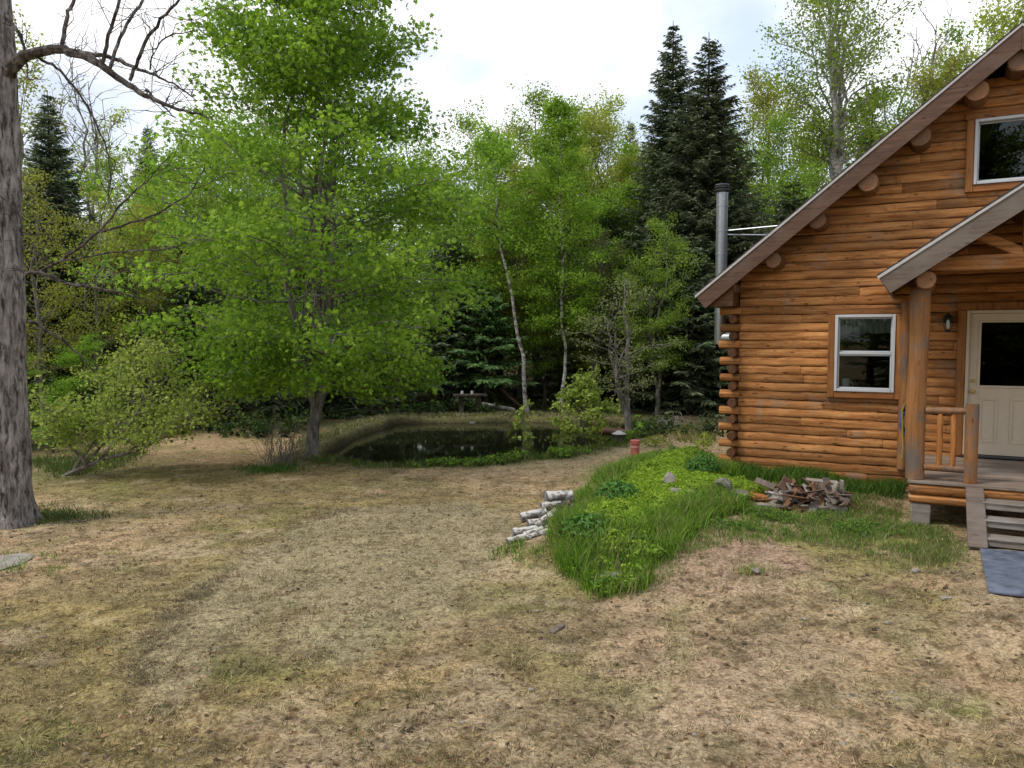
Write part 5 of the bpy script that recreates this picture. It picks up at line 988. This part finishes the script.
# red pipe post, small box, bench and fallen wood round the pond
g_ = G(635, 460); pp = thing('pipe_post', 'short faded red pipe post with pale band on the lawn', 'post', (g_[0], g_[1], g_[2])); hh = 20.5*g_[1]/F; r = .088
mb = MB(); mb.lathe([(r, -.05), (r*1.02, hh*.45), (r*.96, hh*.8)], (0, 0, 0), 14); mb.build('shaft', MT['red'], pp)
mb = MB(); mb.lathe([(r*1.0, hh*.8), (r*1.2, hh*.81), (r*1.2, hh*.97), (r*.9, hh), (.001, hh)], (0, 0, 0), 14); mb.build('cap', MT['red'], pp)
mb = MB(); mb.lathe([(r*1.04, hh*.62), (r*1.07, hh*.63), (r*1.07, hh*.7), (r*1.04, hh*.71)], (0, 0, 0), 14); mb.build('band', MT['pinkband'], pp)
g_ = G(619, 443); bx = thing('utility_box', 'small dark box with a whitish lid on the pond bank', 'box', (g_[0], g_[1], g_[2]), .2)
mb = MB(); mb.box((0, 0, .09), (.24, .2, .24), ch=.012); mb.build('body', MT['dark_box'], bx); mb = MB(); mb.lathe([(.17, .21), (.17, .225), (.09, .26), (.06, .29), (.001, .3)], (0, 0, 0), 12); mb.build('lid', MT['drip'], bx)
x, y = gxy(470, 25); bn = thing('garden_table', 'dark wooden table with two posts beyond the far bank of the pond', 'table', (x, y, h1(x, y)), .15)
mb = MB(); mb.box((0, 0, .62), (1.1, .45, .06), ch=.01); mb.build('top', MT['bark_dark'], bn)
for s_ in (-.28, .28):
    mb = MB(); mb.box((s_, 0, .3), (.14, .14, .62), ch=.01); mb.build('leg', MT['bark_dark'], bn)
for (px, dz) in ((462, .66), (472, .66)):
    P = gxy(px, 24.9); mb = MB(); mb.lathe([(.001, 0), (.05, 0), (.045, .1), (.001, .11)], (0, 0, 0), 10); o = tag(mb.build('pot', MT['drip']), ('left' if px == 462 else 'right')+' one of two small white pots on the dark table', 'pot'); o.location = (P[0], P[1], h1(*gxy(470, 25))+dz)
for (p0, p1, Y, r, lb) in (((482, 404), (515, 411), 25.5, .07, 'pale fallen trunk lying beyond the far bank of the pond'), ((602, 431), (632, 434), 20.0, .1, 'brown fallen log on the bank behind the light green bush'), ((500, 388), (522, 408), 26, .05, 'slanting dead trunk beside the dark table'), ((400, 402), (450, 397), 27, .06, 'thin dead trunk on the forest floor behind the pond')):
    a, b = at(*p0, Y), at(*p1, Y); a[2] = max(a[2], h1(a[0], a[1])+r*.7); b[2] = max(b[2], h1(b[0], b[1])+r*.7); log_mesh(a, b, r, MT['bark_pale' if 'pale' in lb else 'barge'], 'fallen_log', lb, 'log')
def twiggy(px, py, n, h, sp_, mat, label, name='dead_shrub', r=.008):
    g_ = G(px, py); mb = MB()
    for _ in range(n):
        az = RO.rand()*2*PI; b0 = np.array((RO.randn()*sp_*.25, RO.randn()*sp_*.25, -.03)); b1 = b0+np.array((math.cos(az)*sp_*RO.rand(), math.sin(az)*sp_*RO.rand(), h*(.5+.6*RO.rand()))); Q = wander(b0, b1, 6, .14, RO); mb.tube(Q, np.linspace(r, r*.35, 6), 4, False)
        for _ in range(3):
            m = RO.randint(2, 6); d = RO.randn(3)*.5; d[2] = abs(d[2]); mb.tube(wander(Q[m], Q[m]+d*h*.35, 4, .14, RO), np.linspace(r*.5, r*.25, 4), 3, False)
    o = tag(mb.build(name, MT[mat]), label, 'shrub'); o.location = g_; return o
twiggy(283, 465, 46, .85, .75, 'twig', 'leafless tangled twiggy shrub beside the maple trunk'); twiggy(665, 432, 12, .42, .3, 'bark_pale', 'bleached dead sprig at the left of the path edge', r=.012); twiggy(677, 430, 9, .45, .2, 'bark_pale', 'bleached dead sprig nearer the house on the path edge', r=.012)
twiggy(704, 433, 40, .5, .9, 'twig', 'heap of brown brush behind the corner of the house', 'brush_pile')
def perennial(px, py, n, h, sp_, label, mat='perennial', size=.07):
    g_ = G(px, py); m = n; az = RO.rand(m)*2*PI; t = RO.rand(m)**.6; hh = h*(.35+.65*RO.rand(m)); rr = sp_*t
    P_ = np.stack([np.cos(az)*rr, np.sin(az)*rr, hh*(1-.5*t**2)], 1); nr = np.stack([np.cos(az)*.6, np.sin(az)*.6, .7+0*az], 1)+.35*RO.randn(m, 3); V, f = kites(P_, nr, size*(.7+.6*RO.rand(m)), .38, RO); mb = MB(); mb.add(V, f, tint=np.repeat(np.clip(.2+.7*hh/h+.2*RO.randn(m), 0, 1), 4))
    for k in range(n//12): mb.tube([(0+.03*RO.randn(), .03*RO.randn(), -.02), P_[k]], .004, 3, tint=.2)
    o = tag(mb.build('perennial_clump', MT[mat], smooth=False), label, 'plant'); o.location = g_
perennial(703, 475, 900, .33, .26, 'round dark green plant clump near the corner of the house'); perennial(618, 503, 700, .3, .3, 'dark leafy clump on the crest of the grassy mound'); perennial(588, 540, 520, .3, .32, 'dark broad leaved clump behind the birch firewood heap', size=.08)
perennial(737, 461, 170, .45, .18, 'small light green vine plant at the log corner', 'lf_shrub', .08); perennial(705, 452, 150, .45, .2, 'yellow green bushy plant beside the path at the house corner', 'lf_shrub', .08); perennial(655, 447, 160, .25, .4, 'low weed clump beside the path near the red post', 'lf_green', .09)
# trees behind the camera, mirrored in the window glass
for k, (x, y, me, s, lb) in enumerate(((-10, -14, gr_[0], 1.25, 'leafy tree mirrored in the window glass'), (-3, -14, sp[2], 1.1, 'dark fir mirrored in the window glass'), (4, -16, sp[0], .9, 'dark spruce mirrored in the window glass'), (-7.5, -16, sp[1], 1.15, 'dark broad spruce mirrored in the window glass'), (9, -13, gr_[1], 1.0, 'bright leafy tree mirrored in the window glass'), (-7, -13, gr_[1], 1.3, 'tall bright leafy tree mirrored in the window glass'), (-3.4, -12, gr_[0], 1.25, 'nearer leafy tree mirrored in the window glass'), (-1.5, -15, sp[0], 1.0, 'tall narrow spruce mirrored in the window glass'), (-5, -13, sp[1], 1.05, 'dark spruce in the middle mirrored in the window glass'))):
    plant('spruce_tree' if 'spruce' in lb else 'broadleaf_tree', me, x, y, lb, 'tree', None, k, s)

# stones along the far water line
for k in range(22):
    t = .12+.88*RO.rand(); a_, b_ = ((-3.8, 23.6), (-1.2, 24.1)); rock('stone', 0, 0, RO.uniform(.08, .2), 'small dark stone along the water line of the far bank', 'stone', 'stones on the far bank of the pond', mat='bark_grey', sq=(1, .8, .6), lift=.4, Yz=(a_[0]+(b_[0]-a_[0])*t+.1*RO.randn(), a_[1]+(b_[1]-a_[1])*t-.05+.12*RO.randn()))

# more of the firewood heap, and grass grown up around what lies on the ground
for p0, p1, Y, rp_, lb in (((528, 524), (548, 521), 9.35, 4.4, 'middle birch log under the left pointing one'), ((524, 539), (543, 537), 9.1, 4.2, 'birch log wedged between the lower rows of the heap'), ((545, 533), (562, 527), 9.15, 3.8, 'birch log stub half covered by the mound grass'), ((541, 507), (560, 505), 9.65, 4.6, 'birch log directly below the thickest one')):
    a, b = at(*p0, Y), at(*p1, Y+.08); r = rp_*Y/F
    for e in (a, b): e[2] = max(e[2], h1(e[0], e[1])+r*.62)
    log_mesh(a, b, r, MT['birch'], 'birch_log', lb, 'log', 'birch logs in the firewood heap', end=MT['bark_grey'])
gx_, gy_ = [], []
for px, py, sp_, n in ((515, 549, .16, 26), (540, 553, .2, 30), (611, 584, .16, 26), (3, 567, .35, 22), (755, 573, .1, 10), (635, 461, .14, 18), (760, 517, .2, 20), (800, 520, .3, 30), (840, 517, .2, 22), (560, 530, .15, 24), (690, 500, .1, 12), (912, 520, .2, 20), (900, 530, .25, 20)):
    g_ = G(px, py); gx_ += list(g_[0]+sp_*RO.randn(n)); gy_ += list(g_[1]+sp_*.6*RO.randn(n))
tufts('edge_grass', np.array(gx_), np.array(gy_), 9, .035, .1, GC, 'grass', .7, .006)
